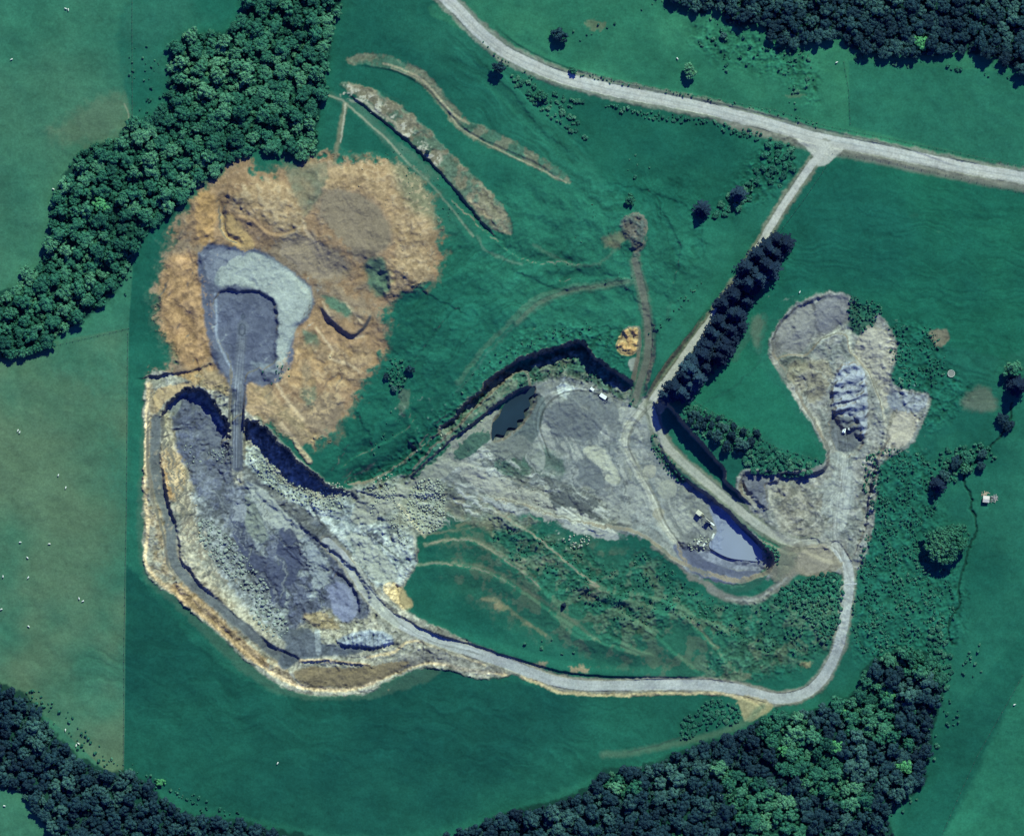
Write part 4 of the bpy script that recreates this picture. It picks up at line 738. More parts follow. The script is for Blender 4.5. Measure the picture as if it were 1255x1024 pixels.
def crown_mesh(kind, i):
    if (kind, i) not in CM: CM[(kind, i)] = mesh_of('crown', *CR[kind][i], LM['green' if kind == 'big' else kind])
    return CM[(kind, i)]
tb = bmesh.new(); cyl(tb, (0, 0, -0.15), (0, 0, 0.75), 0.085, 0.04, 7)
for k in range(4): cyl(tb, (0, 0, 0.3 + 0.06 * k), (0.35 * math.cos(k * 1.7), 0.35 * math.sin(k * 1.7), 0.65 + 0.05 * k), 0.035, 0.012, 5)
TM = bpy.data.meshes.new('trunk'); tb.to_mesh(TM); tb.free(); TM.materials.append(BARK)
# heights: unit crown sits on a trunk; tree radius r metres
def tree(x, y, rpx, kind, label, cat='tree', group=None, name=None, zs=1.0):
    r = rpx * PX; lift = 0.0 if kind == 'scrub' else (0.15 if kind == 'pine' else 0.35)
    nm = name or {'pine': 'pine_tree', 'scrub': 'bush', 'dark': 'evergreen_tree'}.get(kind, 'broadleaf_tree')
    e = empty(nm, at(x, y, -0.05), rng.uniform(0, 6.28)); e.scale = (r * rng.uniform(0.88, 1.15), r * rng.uniform(0.88, 1.15), r * zs * (rng.uniform(0.7, 1.25) if kind in ('green', 'dark') else 1.0) * (0.7 if kind == 'scrub' else 1.0)); tag(e, label, cat, group)
    i = rng.randrange(len(CR[kind])); c = bpy.data.objects.new('crown', crown_mesh(kind, i)); COL.objects.link(c); c.parent = e; c.location = (0, 0, lift)
    if kind != 'scrub': t = bpy.data.objects.new('trunk', TM); COL.objects.link(t); t.parent = e; t.scale = (1, 1, 1.4 if kind == 'pine' else 1.0)
    return e
def merged(name, items, kind, label, cat, mtl):
    """everything past the largest individuals, as one mass"""
    VV = []; LI = []; LS = []; TT = []; off = 0; lo = 0
    pre = [(np.asarray(v), [len(f) for f in fs], np.array([i for f in fs for i in f])) for v, fs in CR[kind]]
    for (x, y, rpx) in items:
        v, ln, li = pre[rng.randrange(len(pre))]; r = rpx * PX; a = rng.uniform(0, 6.28); b = at(x, y, (0 if kind == 'scrub' else 0.35 * r))
        c, s_ = math.cos(a), math.sin(a); w = np.empty_like(v); w[:, 0] = (v[:, 0] * c - v[:, 1] * s_) * r + b[0]; w[:, 1] = (v[:, 0] * s_ + v[:, 1] * c) * r + b[1]; w[:, 2] = v[:, 2] * r * (0.65 if kind == 'scrub_s' else rng.uniform(.65, 1.2)) + b[2]
        VV.append(w); LI.append(li + off); LS.append(np.array(ln)); TT.append(np.full(len(v), rng.random())); off += len(v)
    VV = np.vstack(VV); LI = np.concatenate(LI); LS = np.concatenate(LS); st_ = np.concatenate([[0], np.cumsum(LS)[:-1]])
    me = bpy.data.meshes.new(name); me.vertices.add(len(VV)); me.vertices.foreach_set('co', VV.astype(np.float32).ravel())
    me.loops.add(len(LI)); me.loops.foreach_set('vertex_index', LI.astype(np.int32)); me.polygons.add(len(LS)); me.polygons.foreach_set('loop_start', st_.astype(np.int32)); me.update(calc_edges=True)
    a = me.attributes.new('tint', 'FLOAT', 'POINT'); a.data.foreach_set('value', np.concatenate(TT).astype(np.float32)); me.materials.append(mtl)
    o = bpy.data.objects.new(name, me); COL.objects.link(o); return tag(o, label, cat, kind='stuff')

def inside(P, x, y):
    c = False; n = len(P)
    for i in range(n):
        x1, y1 = P[i]; x2, y2 = P[(i + 1) % n]
        if (y1 > y) != (y2 > y) and x < (x2 - x1) * (y - y1) / (y2 - y1) + x1: c = not c
    return c
def scatter(P, rmin, rmax, tries, pack=0.78, skew=2.2, dens=None, avoid=()):
    """throw crowns of mixed size into an outline, larger first"""
    P = [tuple(p) for p in curve(P, True, 3)]; xs = [p[0] for p in P]; ys = [p[1] for p in P]; out = []; cell = {}; G = rmax * 2
    rs = sorted([rmin + (rmax - rmin) * rng.random() ** skew for _ in range(tries)], reverse=True)
    for r in rs:
        x = rng.uniform(min(xs), max(xs)); y = rng.uniform(min(ys), max(ys))
        if not inside(P, x, y): continue
        if rng.random() > (dens(x, y) * (1.0 if rmin > 2.2 else max(0, min(1, 0.5 + 1.3 * (math.sin(x * .13 + y * .07) * math.sin(y * .11 - x * .05) + 0.5 * math.sin(x * .31 - y * .23)))) ) if dens is not None else 1.0): continue
        if any(math.hypot(x - a, y - b) < r + c for a, b, c in avoid): continue
        ci, cj = int(x // G), int(y // G); ok = True
        for i in (ci - 1, ci, ci + 1):
            for j in (cj - 1, cj, cj + 1):
                for (a, b, c) in cell.get((i, j), ()):
                    if (x - a) ** 2 + (y - b) ** 2 < ((r + c) * pack) ** 2: ok = False; break
                if not ok: break
            if not ok: break
        if ok: cell.setdefault((ci, cj), []).append((x, y, r)); out.append((x, y, r))
    return out

# ---------------------------------------------------------------- woods
NW = [(-34,385),(22,350),(60,300),(65,250),(95,190),(140,170),(165,150),(205,130),(210,80),(225,45),(270,42),(300,22),(303,-34),(418,-34),(405,50),(398,100),(390,150),(385,190),(350,188),(330,180),(300,190),(270,208),(230,235),(215,258),(185,276),(165,310),(150,345),(120,375),(85,400),(60,418),(45,430),(-34,440)]
NE = [(825,-34),(850,10),(880,8),(895,28),(935,28),(945,48),(985,53),(1030,45),(1045,58),(1110,68),(1170,62),(1215,68),(1285,95),(1290,-34)]
SE = [(540,1056),(600,1008),(680,985),(720,968),(740,948),(800,938),(850,917),(905,900),(940,882),(1000,872),(1050,852),(1060,822),(1090,802),(1130,800),(1155,830),(1145,880),(1138,930),(1120,965),(1085,1000),(1060,1056)]
SW = [(-34,840),(25,850),(60,892),(90,922),(130,948),(160,945),(200,978),(240,1000),(290,1008),(330,1018),(400,1056),(120,1056),(50,1000),(20,968),(-34,945)]
nw = scatter(NW, 2.3, 11.5, 20000, 0.64, 4.5); ne = scatter(NE, 2.4, 10.5, 12000, 0.64, 4.0); se = scatter(SE, 2.3, 11.5, 20000, 0.64, 4.5); sw = scatter(SW, 2.2, 10.0, 12000, 0.64, 4.2)
dk = lambda x, y: (math.sin(x * 0.021 + y * 0.013) + math.sin(x * 0.047 - y * 0.05 + 1.3)) 
green = [(t, 'broadleaf tree in the wide green wood above and left of the tan spoil heap') for t in nw]; dark = []
for t in ne: dark.append((t, 'navy green tree in the dense dark wood along the upper right edge'))
for t in sw: dark.append((t, 'dark blue green tree in the wood filling the lower left corner'))
for t in se:
    if dk(t[0], t[1]) > 0.25 and t[0] > 740: green.append((t, 'green tree in the mixed wood below the haul road bend'))
    else: dark.append((t, 'dark blue green tree in the mixed wood along the bottom edge'))
for lst, kind, gname in ((green, 'green', 'green'), (dark, 'dark', 'dark')):
    lst.sort(key=lambda q: -q[0][2])
    for (t, lb) in lst[:270]: tree(t[0], t[1], t[2], kind, lb, group={'broadleaf': 'green trees of the upper left wood', 'navy': 'trees of the upper right wood', 'dark': 'dark trees of the lower left wood' if 'corner' in lb else 'dark trees of the bottom wood', 'green': 'green trees of the bottom wood'}[lb.split()[0]])
    merged('woodland', [t for t, _ in lst[270:]], kind, 'smaller %s trees packed between the larger crowns of the woods' % ('green' if kind == 'green' else 'dark blue green'), 'woodland', LMA[kind])
for (x, y, r, lb) in [(1127,53,10,'bright lime green tree in the dark upper right wood'), (125,252,11,'largest bright green crown in the upper left wood'),
        (1027,915,10,'bright lime tree in the bottom wood beneath the haul road bend'), (963,922,9,'lime green tree left of another in the bottom wood'), (1092,850,9,'light green tree at the top of the lower right wood'),
        (1034,871,6,'small lime bush at the edge of the bottom wood by the haul road'), (1110,940,9.5,'round pale green tree near the right edge of the bottom wood'), (335,5,8,'bright green tree at the top edge of the upper left wood'), (197,958,5,'small lime tree in front of the lower left wood')]:
    tree(x, y, r, 'lime', lb)
tree(1160, 666, 29, 'big', 'very wide low pale green tree standing alone in the scrub left of the creek', name='spreading_tree')
# shelter belt of conifers along the access road
BELT = [(948,292),(960,300),(940,302),(952,313),(930,316),(942,328),(918,330),(931,341),(907,345),(922,357),(897,360),(912,371),(888,376),(903,388),(880,392),(895,403),(872,408),(886,419),(868,424),(878,434),(858,438),(866,449),(848,452),(855,461),(838,462),(845,472),(828,473),(834,483),(820,484),(888,425),(895,415),(905,398),(945,306),(936,322),(924,336),(914,350),(902,364),(893,382),(884,397),(876,414),(862,430),(852,446),(841,464),(826,478)]
for i, (x, y) in enumerate(BELT):
    tree(x + rng.uniform(-3, 3), y + rng.uniform(-3, 3), rng.uniform(10, 14.5), 'pine', 'tall navy blue conifer in the shelter belt along the access road', group='conifers of the shelter belt', zs=rng.uniform(0.85, 1.3))
# trees that stand apart
for (x, y, r, k, lb) in [
    (686,44,11,'dark','dark round tree with a thicket beside it above the gravel road'), (702,87,5.5,'green','tree overhanging the upper edge of the gravel road'), (845,88,9,'green','lone oval tree in the pale field above the road'),
    (611,84,9,'dark','dark tree at the left end of the roadside thicket'), (664,118,9,'green','largest green tree of the thicket below the road'), (772,245,8,'green','lone tree on the slope above the blast mound'),
    (886,44,5,'dark','small dark tree below the upper right wood'), (860,257,10,'pine','navy tree at the left end of the short tree line'), (905,238,9,'pine','navy tree in the middle of the short tree line'),
    (1241,452,12,'green','broad tree cut by the right edge above the pines'), (1246,472,14,'pine','darkest navy tree by the right edge'), (1229,513,9,'dark','dark tree at the top of the creek'), (1236,523,8,'dark','second dark tree at the top of the creek'),
    (1150,594,9,'pine','navy tree at the lower left end of the creek thicket'), (1172,566,9,'dark','dark tree at the upper left of the creek thicket'), (1186,560,9,'scrub','grey green bush at the top of the creek thicket'),
    (1205,556,7,'dark','dark tree at the right end of the creek thicket'), (1203,571,6,'dark','small tree just above the hut'), (1184,575,7,'green','green tree where the creek leaves its thicket'), (1160,582,8,'dark','dark tree in the middle of the creek thicket'),
    (370,180,9,'green','round tree at the lower right tip of the upper left wood'), (333,180,12,'green','large round tree at the lower edge of the upper left wood'), (80,228,11,'green','round green tree at the left edge of the upper left wood'),
    (183,163,12,'green','large pale crown beside the field boundary in the upper left wood'), (503,452,6,'dark','dark bush right of the small thicket in the middle pasture'), (473,461,4,'dark','dark bush left of the small thicket in the middle pasture'),
    (483,476,5,'dark','lowest dark bush of the small thicket in the middle pasture'), (1113,806,5,'dark','dark bush alone above the lower right wood'), (691,742,3.5,'pine','narrow dark tree at the end of a terrace line'),
    (524,187,3.5,'dark','single dark bush on the long tan terrace strip')]:
    tree(x, y, r, k, lb, 'bush' if ('bush' in lb) else 'tree', name='bush' if ('bush' in lb) else None)
# grove above the lower bench road
for (x, y, r) in [(851,507,6),(858,513,5),(846,516,5),(866,512,5),(872,520,5),(863,522,5),(854,521,5),(880,512,4),(878,534,9),(889,524,6),(898,532,6),(891,548,8),(907,545,9),(920,541,7),(900,522,5),(911,528,5),(870,530,4),(882,520,4),(928,530,5)]:
    tree(x, y, r, 'dark', 'round navy tree in the grove between the pasture and the sunken road', group='round trees of the grove')
# thickets and single shrubs: (outline, rmin, rmax, tries, label, group)
BUSH = []
def thicket(P, a, b, n, lb, grp, pack=0.75, skew=1.6, dens=None): BUSH.extend([(t, lb, grp) for t in scatter(P, a, b, n, pack, skew, dens)])
thicket([(912,553),(940,548),(965,560),(990,568),(998,578),(975,583),(940,580),(914,574)], 2.5, 5, 900, 'bush in the dense thicket between the grove and the east quarry', 'bushes of the thicket by the east quarry')
thicket([(936,172),(955,172),(978,182),(975,200),(962,225),(945,228),(932,215),(925,240),(900,262),(872,262),(880,248),(915,225),(930,195)], 2.5, 6, 500, 'green bush in the scrub beside the top of the access road', 'bushes beside the access road')
thicket([(612,80),(640,95),(665,110),(705,122),(725,130),(700,128),(718,165),(708,168),(680,150),(655,130),(635,108)], 2, 5, 330, 'bush in the roadside thicket below the gravel road', 'bushes of the roadside thicket')
thicket([(745,128),(800,137),(860,145),(915,158),(945,168),(938,176),(900,165),(860,153),(800,148),(750,136)], 1.5, 3.2, 600, 'small bush of the hedge along the lower side of the gravel road', 'hedge bushes below the road')
thicket([(575,32),(600,60),(640,85),(655,98),(645,96),(610,72),(580,42)], 1, 2.2, 180, 'tiny bush on the verge at the upper end of the gravel road', 'verge bushes at the upper end of the road')
thicket([(712,88),(760,100),(800,108),(850,116),(900,124),(945,134),(1010,153),(1008,158),(945,139),(898,129),(848,120),(800,112),(758,105),(712,94)], 0.9, 2.0, 700, 'tiny bush along the fence on the upper side of the gravel road', 'bushes on the upper road fence')
thicket([(690,40),(715,30),(740,28),(760,18),(800,5),(820,0),(800,12),(760,30),(735,45),(700,65),(685,60)], 1.2, 3, 150, 'small bush in the gully above the road', 'bushes of the gully above the road', dens=lambda x, y: 0.5)
thicket([(850,30),(880,20),(935,40),(985,60),(1000,80),(985,130),(968,130),(960,95),(935,70),(900,90),(865,70)], 1.2, 3.4, 700, 'low bush on the rough ground below the upper right wood', 'bushes below the upper right wood', 0.85, 2, lambda x, y: 0.6)
thicket([(1045,62),(1120,78),(1180,80),(1250,95),(1250,100),(1180,90),(1110,82),(1050,74)], 1.5, 3.6, 250, 'bush at the foot of the upper right wood', 'bushes at the foot of the upper right wood', dens=lambda x, y: 0.6)
thicket([(1140,770),(1160,775),(1168,800),(1165,840),(1150,860),(1140,820)], 2, 5, 260, 'bush on the creek bank above the lower right wood', 'bushes of the creek bank')
thicket([(1110,860),(1150,840),(1155,900),(1140,960),(1110,1000),(1075,1024),(1060,1010),(1110,950)], 1.8, 4.2, 420, 'dark bush on the right fringe of the bottom wood', 'bushes on the right fringe of the bottom wood', dens=lambda x, y: 0.7)
thicket([(1060,560),(1130,555),(1150,610),(1140,640),(1130,690),(1165,710),(1172,760),(1150,790),(1060,800),(1046,760),(1052,700),(1064,640)], 0.7, 2.6, 9000, 'small bush in the scrub between the haul road and the creek', 'scrub bushes between the haul road and the creek', 0.85, 3.2, lambda x, y: 1.0)
thicket([(960,720),(1000,705),(1030,705),(1034,740),(1025,775),(1010,790),(1000,770),(975,745),(950,740)], 1.0, 3.8, 1600, 'bush in the scrub inside the haul road bend', 'bushes inside the haul road bend')
thicket([(770,690),(800,680),(850,720),(900,740),(960,745),(1010,790),(960,800),(900,785),(850,760),(800,740)], 0.7, 2.6, 4000, 'small bush on the slope below the silt pond', 'bushes below the silt pond', 0.95, 2.2, lambda x, y: 0.55)
thicket([(600,640),(680,660),(760,700),(820,760),(760,760),(690,720),(620,680)], 0.7, 2.2, 2600, 'small bush on the terraced slope below the quarry floor', 'bushes on the terraced slope', 0.95, 2, lambda x, y: 0.5)
thicket([(840,880),(860,865),(885,858),(905,870),(905,885),(870,892),(845,905),(832,905)], 1.8, 4, 330, 'dark bush of the clump beside the haul road fork', 'bushes of the clump beside the haul road fork')
thicket([(802,528),(812,545),(832,575),(842,590),(832,592),(815,575),(798,548)], 1.2, 2.6, 260, 'bush on the bank below the bench road', 'bushes below the bench road')
thicket([(936,662),(950,672),(960,684),(955,692),(946,688),(936,674)], 1.2, 2.4, 120, 'bush on the bank beside the silt pond', 'bushes beside the silt pond')
thicket([(1090,400),(1150,405),(1160,450),(1140,475),(1095,470),(1092,440)], 0.7, 2.4, 2200, 'small bush in the scrub right of the east quarry', 'bushes right of the east quarry', 0.95, 2, lambda x, y: 0.5)
thicket([(1042,365),(1075,370),(1080,385),(1060,405),(1045,400)], 1, 2.6, 200, 'small bush at the head of the east quarry', 'bushes at the head of the east quarry')
thicket([(600,430),(650,405),(720,395),(745,410),(740,430),(715,415),(680,415),(640,430),(600,455),(560,495),(555,485)], 0.9, 2.6, 800, 'small bush above the north face of the central quarry', 'bushes above the central quarry face', 0.9, 2, lambda x, y: 0.5)
thicket([(640,465),(690,440),(715,440),(775,485),(770,495),(730,470),(680,460),(650,475)], 0.9, 2.6, 420, 'small bush at the foot of the central quarry face', 'bushes at the foot of the central quarry face', 0.9, 2, lambda x, y: 0.5)
thicket([(560,500),(590,480),(600,490),(540,540),(470,590),(430,600),(420,592),(500,555)], 0.8, 2.0, 400, 'tiny bush on the broken ledges left of the pond', 'bushes on the ledges left of the pond', 0.9, 2, lambda x, y: 0.5)
thicket([(478,440),(492,438),(500,448),(495,470),(485,480),(475,465)], 1.2, 2.8, 90, 'dark bush in the small thicket in the middle pasture', 'bushes of the middle pasture thicket')
thicket([(500,475),(515,480),(500,510),(480,540),(440,570),(470,520)], 0.8, 2.0, 140, 'tiny bush on the rib between the pastures', 'bushes on the pasture rib', dens=lambda x, y: 0.6)
thicket([(480,170),(530,215),(570,270),(550,275),(510,235),(470,190)], 0.6, 1.3, 400, 'tiny tussock along the lower edge of the tan terrace strip', 'tussocks below the tan terrace strip', 0.95, 2, lambda x, y: 0.6)
thicket([(160,60),(210,60),(205,130),(190,145),(164,155)], 0.9, 2.6, 40, 'small bush in the clearing beside the upper left wood', 'bushes in the upper left clearing')
thicket([(155,270),(185,275),(170,310),(160,350),(150,360)], 1, 2.6, 60, 'small bush on the lower fringe of the upper left wood', 'bushes on the lower fringe of the upper left wood')
thicket([(640,775),(700,790),(705,810),(660,800),(640,790)], 1.6, 3.6, 10, 'dark bush on the lowest terrace above the haul road', 'bushes on the lowest terrace', 1.2)
thicket([(1195,790),(1210,800),(1200,830),(1180,825)], 1.2, 3.2, 22, 'dark bush in the right hand pasture', 'bushes of the right hand pasture', 1.1)
thicket([(1160,860),(1178,865),(1175,890),(1160,885)], 1.4, 3.2, 18, 'dark bush between the bottom wood and the right hand pasture', 'bushes by the right hand pasture', 1.0)
thicket([(765,205),(800,170),(803,215),(798,225),(780,225)], 1, 3.2, 12, 'bush alone on the slope below the gravel road', 'bushes on the slope below the road', 1.1)
thicket([(690,350),(720,255),(720,230),(735,250),(800,330),(790,340)], 0.6, 1.4, 120, 'tiny tussock beside the blast mound track', 'tussocks beside the blast mound', dens=lambda x, y: 0.4)
thicket([(800,400),(855,345),(860,350),(803,412)], 0.8, 1.8, 160, 'tiny bush of the low hedge left of the shelter belt', 'hedge left of the shelter belt')
thicket([(60,850),(130,920),(160,940),(150,945),(110,930),(60,885),(30,850)], 1.2, 3, 260, 'small bush on the upper fringe of the lower left wood', 'bushes on the fringe of the lower left wood')
thicket([(160,935),(220,965),(290,995),(300,1003),(230,990),(165,950)], 1.2, 2.8, 160, 'small bush on the fringe below the bottom pasture', 'bushes below the bottom pasture')
thicket([(320,440),(350,440),(355,470),(335,480),(320,470)], 0.7, 1.6, 90, 'tiny bush between the grey basin and the tan spoil', 'bushes beside the grey basin', dens=lambda x, y: 0.6)
thicket([(838,502),(850,498),(880,508),(905,520),(932,530),(928,548),(900,556),(872,540),(845,525)], 1.6, 4.2, 900, 'dark bush among the round trees of the grove', 'bushes of the grove', 0.7)
thicket([(868,508),(900,520),(950,545),(1000,562),(1005,568),(950,552),(900,528),(866,514)], 0.9, 2.2, 500, 'small bush in the hedge under the edge of the east pasture', 'hedge bushes of the east pasture')
thicket([(1150,560),(1170,548),(1210,545),(1222,560),(1200,575),(1170,590),(1150,600),(1142,590)], 1.8, 4.0, 260, 'dark bush in the thicket at the head of the creek', 'bushes of the creek thicket')
BUSH.sort(key=lambda q: -q[0][2])
for (t, lb, g) in BUSH[:300]: tree(t[0], t[1], t[2], 'scrub', lb, 'bush', g, zs=1.0)
CR['scrub_s'] = [crown_arrays(rng, 3, 6, hgt=0.7, low=0.1, lr=(0.35, 0.6), ls=0.2, ico=1) for _ in range(5)]
merged('scrub', [t for t, _, _ in BUSH[300:]], 'scrub_s', 'low green scrub and tussocks scattered over the rough slopes', 'scrub', LMA['scrub'])

# ---------------------------------------------------------------- boulders
RK = [mat('pale_rock', (0.33, 0.35, 0.28), 0.9, nscale=1.5, bump=0.4), mat('grey_rock', (0.25, 0.28, 0.25), 0.9, nscale=1.5, bump=0.4), mat('tan_rock', (0.42, 0.34, 0.22), 0.9, nscale=1.5, bump=0.4)]
def rock_arr():
    bm = bmesh.new(); bmesh.ops.create_icosphere(bm, subdivisions=2, radius=1.0)
    pl = [(Vector((rng.gauss(0, 1), rng.gauss(0, 1), rng.gauss(0, 1))).normalized(), rng.uniform(0.45, 0.85)) for _ in range(11)]
    for v in bm.verts:
        for n_, d in pl:
            k = v.co.dot(n_)
            if k > d: v.co -= n_ * (k - d)
        v.co.z *= 0.75
    a = (np.array([v.co[:] for v in bm.verts]), [tuple(v.index for v in f.verts) for f in bm.faces]); bm.free(); return a
CR['rock'] = [rock_arr() for _ in range(8)]
RM = [[mesh_of('boulder', *CR['rock'][i], RK[c]) for i in range(8)] for c in range(3)]
BO = []
def boulders(P, a, b, n, c, lb, grp, pack=0.8, skew=2.0, dens=None): BO.extend([(t, c, lb, grp) for t in scatter(P, a, b, n, pack, skew, dens)])
boulders([(303,560),(318,556),(345,578),(385,602),(405,590),(425,600),(418,625),(395,625),(360,612),(325,592)], 0.8, 2.3, 1500, 0, 'pale boulder on the bench at the foot of the dark west pit wall', 'boulders below the west pit wall')
boulders([(498,610),(510,592),(530,586),(543,595),(545,635),(530,652),(512,648),(500,630)], 1.0, 2.4, 900, 0, 'pale boulder in the stockpile beside the middle of the quarry', 'boulders of the middle stockpile')
boulders([(455,615),(490,610),(505,650),(495,668),(475,650),(455,630)], 0.7, 1.8, 600, 0, 'pale boulder scattered left of the middle stockpile', 'boulders left of the middle stockpile', dens=lambda x, y: 0.7)
boulders([(240,640),(262,640),(285,665),(305,690),(325,715),(330,740),(310,735),(280,705),(250,675)], 1.0, 3.2, 900, 1, 'grey boulder in the rubble along the west side of the deep pit', 'boulders on the west side of the deep pit', 0.75)
boulders([(305,742),(325,740),(345,755),(355,772),(340,782),(318,770)], 1.2, 3.2, 300, 1, 'grey boulder in the pile at the lower end of the deep pit', 'boulders at the lower end of the deep pit')
boulders([(195,540),(215,560),(235,600),(245,650),(235,660),(215,620),(198,570)], 0.6, 1.7, 420, 2, 'tan boulder on the ochre bank left of the pit', 'boulders on the ochre bank', dens=lambda x, y: 0.6)
boulders([(225,545),(245,545),(285,550),(285,575),(255,560),(230,575)], 0.7, 2.0, 260, 1, 'grey boulder strewn beside the foot of the ramp', 'boulders beside the ramp', dens=lambda x, y: 0.7)
boulders([(455,590),(480,580),(485,605),(460,608)], 0.8, 2.2, 90, 0, 'pale boulder at the foot of the broken ledges', 'boulders below the ledges')
boulders([(690,660),(715,655),(725,665),(700,672)], 1.0, 2.2, 50, 0, 'pale boulder in the small heap on the scrub slope', 'boulders of the small heap')
boulders([(845,668),(862,655),(872,660),(868,672),(852,676)], 1.0, 2.4, 60, 0, 'pale block beside the loading pad above the silt pond', 'blocks beside the silt pond')
boulders([(590,530),(620,560),(700,640),(660,640),(580,600),(570,560)], 0.5, 1.5, 300, 0, 'small rock on the sloping quarry floor below the pond', 'rocks on the sloping quarry floor', dens=lambda x, y: 0.4)
boulders([(560,500),(600,470),(640,450),(650,470),(600,510),(545,550),(500,580),(490,595),(500,560)], 0.6, 2.0, 340, 0, 'rock on the broken ledges of the north face', 'rocks on the north face ledges', dens=lambda x, y: 0.6)
boulders([(380,440),(440,430),(455,460),(420,480),(390,500),(360,480)], 0.5, 1.4, 120, 2, 'small tan rock on the spoil below the loop track', 'rocks on the tan spoil', dens=lambda x, y: 0.5)
boulders([(430,112),(480,145),(520,180),(600,265),(590,275),(540,225),(480,165)], 0.5, 1.3, 160, 0, 'small pale rock along the tan terrace strip', 'rocks on the terrace strip', dens=lambda x, y: 0.6)
boulders([(400,205),(510,205),(535,290),(520,340),(480,350),(480,260),(430,225)], 0.5, 1.2, 300, 2, 'small tan rock on the rim of the spoil heap', 'rocks on the spoil rim', dens=lambda x, y: 0.5)
boulders([(178,560),(190,660),(250,735),(330,815),(440,835),(445,845),(340,835),(215,732),(176,690)], 0.5, 1.3, 260, 2, 'small tan rock on the outer berm of the west pit', 'rocks on the west pit berm', dens=lambda x, y: 0.5)
BO.sort(key=lambda q: -q[0][2])
for (t, c, lb, g) in BO[:300]:
    o = bpy.data.objects.new('boulder', RM[c][rng.randrange(8)]); COL.objects.link(o); r = t[2] * PX
    o.location = at(t[0], t[1], 0.25 * r); o.rotation_euler = (rng.uniform(-.3, .3), rng.uniform(-.3, .3), rng.uniform(0, 6.28)); o.scale = (r * rng.uniform(.85, 1.2), r * rng.uniform(.8, 1.1), r * rng.uniform(.8, 1.2)); tag(o, lb, 'boulder', g)
for c, lb in ((0, 'pale rubble scattered over the benches and ledges'), (1, 'grey rubble strewn in the deep west pit'), (2, 'tan rubble on the spoil and ochre banks')):
    it = [t for (t, cc, _, _) in BO[300:] if cc == c]
    if it: o = merged('rubble', it, 'rock', lb, 'rubble', RK[c])

# ---------------------------------------------------------------- water
def sheet(name, pts, z, m, label, cat, under=0.6, n=6):
    P = curve(pts, True, n); bm = bmesh.new(); vs = [bm.verts.new((*wxy(a, b), z)) for a, b in P]; f = bm.faces.new(vs); bmesh.ops.recalc_face_normals(bm, faces=[f])
    if f.normal.z < 0: f.normal_flip()
    bmesh.ops.triangulate(bm, faces=bm.faces[:]); o = obj(name, bm, m); return tag(o, label, cat, kind='structure')
wm = mat('pond_water', alb((32,54,66)), 0.35, 0.5, nscale=0.08, bump=0.02, amp=0.15)
sheet('pond', [(590,534),(599,531),(603,519),(611,511),(618,496),(631,486),(645,474),(658,472),(655,482),(648,488),(650,497),(642,503),(643,512),(634,515),(634,524),(623,524),(618,533),(608,532),(603,541)], hz(622,506) + 2.1, wm, 'dark blue pond at the foot of the stepped north face', 'pond')
sm_ = mat('silt_water', alb((156,166,184)), 0.35, 0.4, nscale=0.05, bump=0.01, amp=0.05)
sheet('silt_pond', [(873,624),(885,628),(898,638),(915,654),(930,669),(940,682),(932,688),(915,687),(895,684),(878,676),(870,668),(880,650),(882,638)], max(hz(905,665), hz(890,650)) + 0.12, sm_, 'milky lavender silt pond under the dark bench wall', 'pond')

# ---------------------------------------------------------------- vehicles and machines
WHT = mat('white_paint', (0.82, 0.83, 0.82), 0.4, 0.5, nscale=1.5, amp=0.06); BLK = mat('black_rubber', (0.02, 0.02, 0.02), 0.8); GLS = mat('dark_glass', (0.02, 0.03, 0.04), 0.08, 0.6, amp=0.02)
STL = mat('worn_steel', (0.30, 0.30, 0.29), 0.5, metal=0.4, nscale=4); DKS = mat('dark_steel', (0.07, 0.075, 0.08), 0.6, nscale=4); YEL = mat('cream_machine_paint', (0.62, 0.58, 0.45), 0.5, nscale=2, amp=0.15)
RED = mat('lamp_red', (0.4, 0.02, 0.02), 0.3); LMP = mat('lamp_glass', (0.8, 0.8, 0.75), 0.15)
def wheel(x, y, r, w, par):
    bm = bmesh.new(); cyl(bm, (x, y - w / 2, r), (x, y + w / 2, r), r, n=18); o = obj('wheel', bm, BLK, par)
    bm = bmesh.new(); cyl(bm, (x, y - w / 2 - 0.02, r), (x, y + w / 2 + 0.02, r), r * 0.55, n=14); obj('rim', bm, STL, o)
tr = empty('box_truck', at(739.5, 485.5, 0.1), R(-33)); tag(tr, 'white box truck parked on the upper quarry floor with a short trailer behind it', 'truck')
bm = bmesh.new(); bx(bm, (0, 0, 0.75), (7.0, 0.9, 0.25)); obj('chassis', bm, DKS, tr)
bm = bmesh.new(); bx(bm, (-1.15, 0, 1.95), (4.5, 2.35, 2.1), bev=0.05); obj('cargo_box', bm, WHT, tr)
bm = bmesh.new(); bx(bm, (2.45, 0, 1.6), (1.9, 2.1, 1.5), taper=(0.82, 0.9), bev=0.12); cb = obj('cab', bm, WHT, tr)
bm = bmesh.new(); bx(bm, (3.26, 0, 1.85), (0.25, 1.75, 0.65), Matrix.Rotation(R(-12), 4, 'Y')); obj('windscreen', bm, GLS, cb)
for s_ in (-1, 1):
    bm = bmesh.new(); bx(bm, (2.45, s_ * 1.02, 1.85), (1.0, 0.05, 0.5)); obj('side_window', bm, GLS, cb)
    bm = bmesh.new(); bx(bm, (3.42, s_ * 0.75, 1.1), (0.06, 0.35, 0.2)); obj('headlight', bm, LMP, tr)
bm = bmesh.new(); bx(bm, (3.4, 0, 0.7), (0.2, 2.1, 0.3), bev=0.04); obj('bumper', bm, DKS, tr)
for x_ in (2.4, -2.1):
    for s_ in (-1, 1): wheel(x_, s_ * 0.95, 0.45, 0.3, tr)
tl = empty('trailer', at(726, 476.6, 0.1), R(-36)); tag(tl, 'small white single axle trailer behind the box truck', 'trailer')
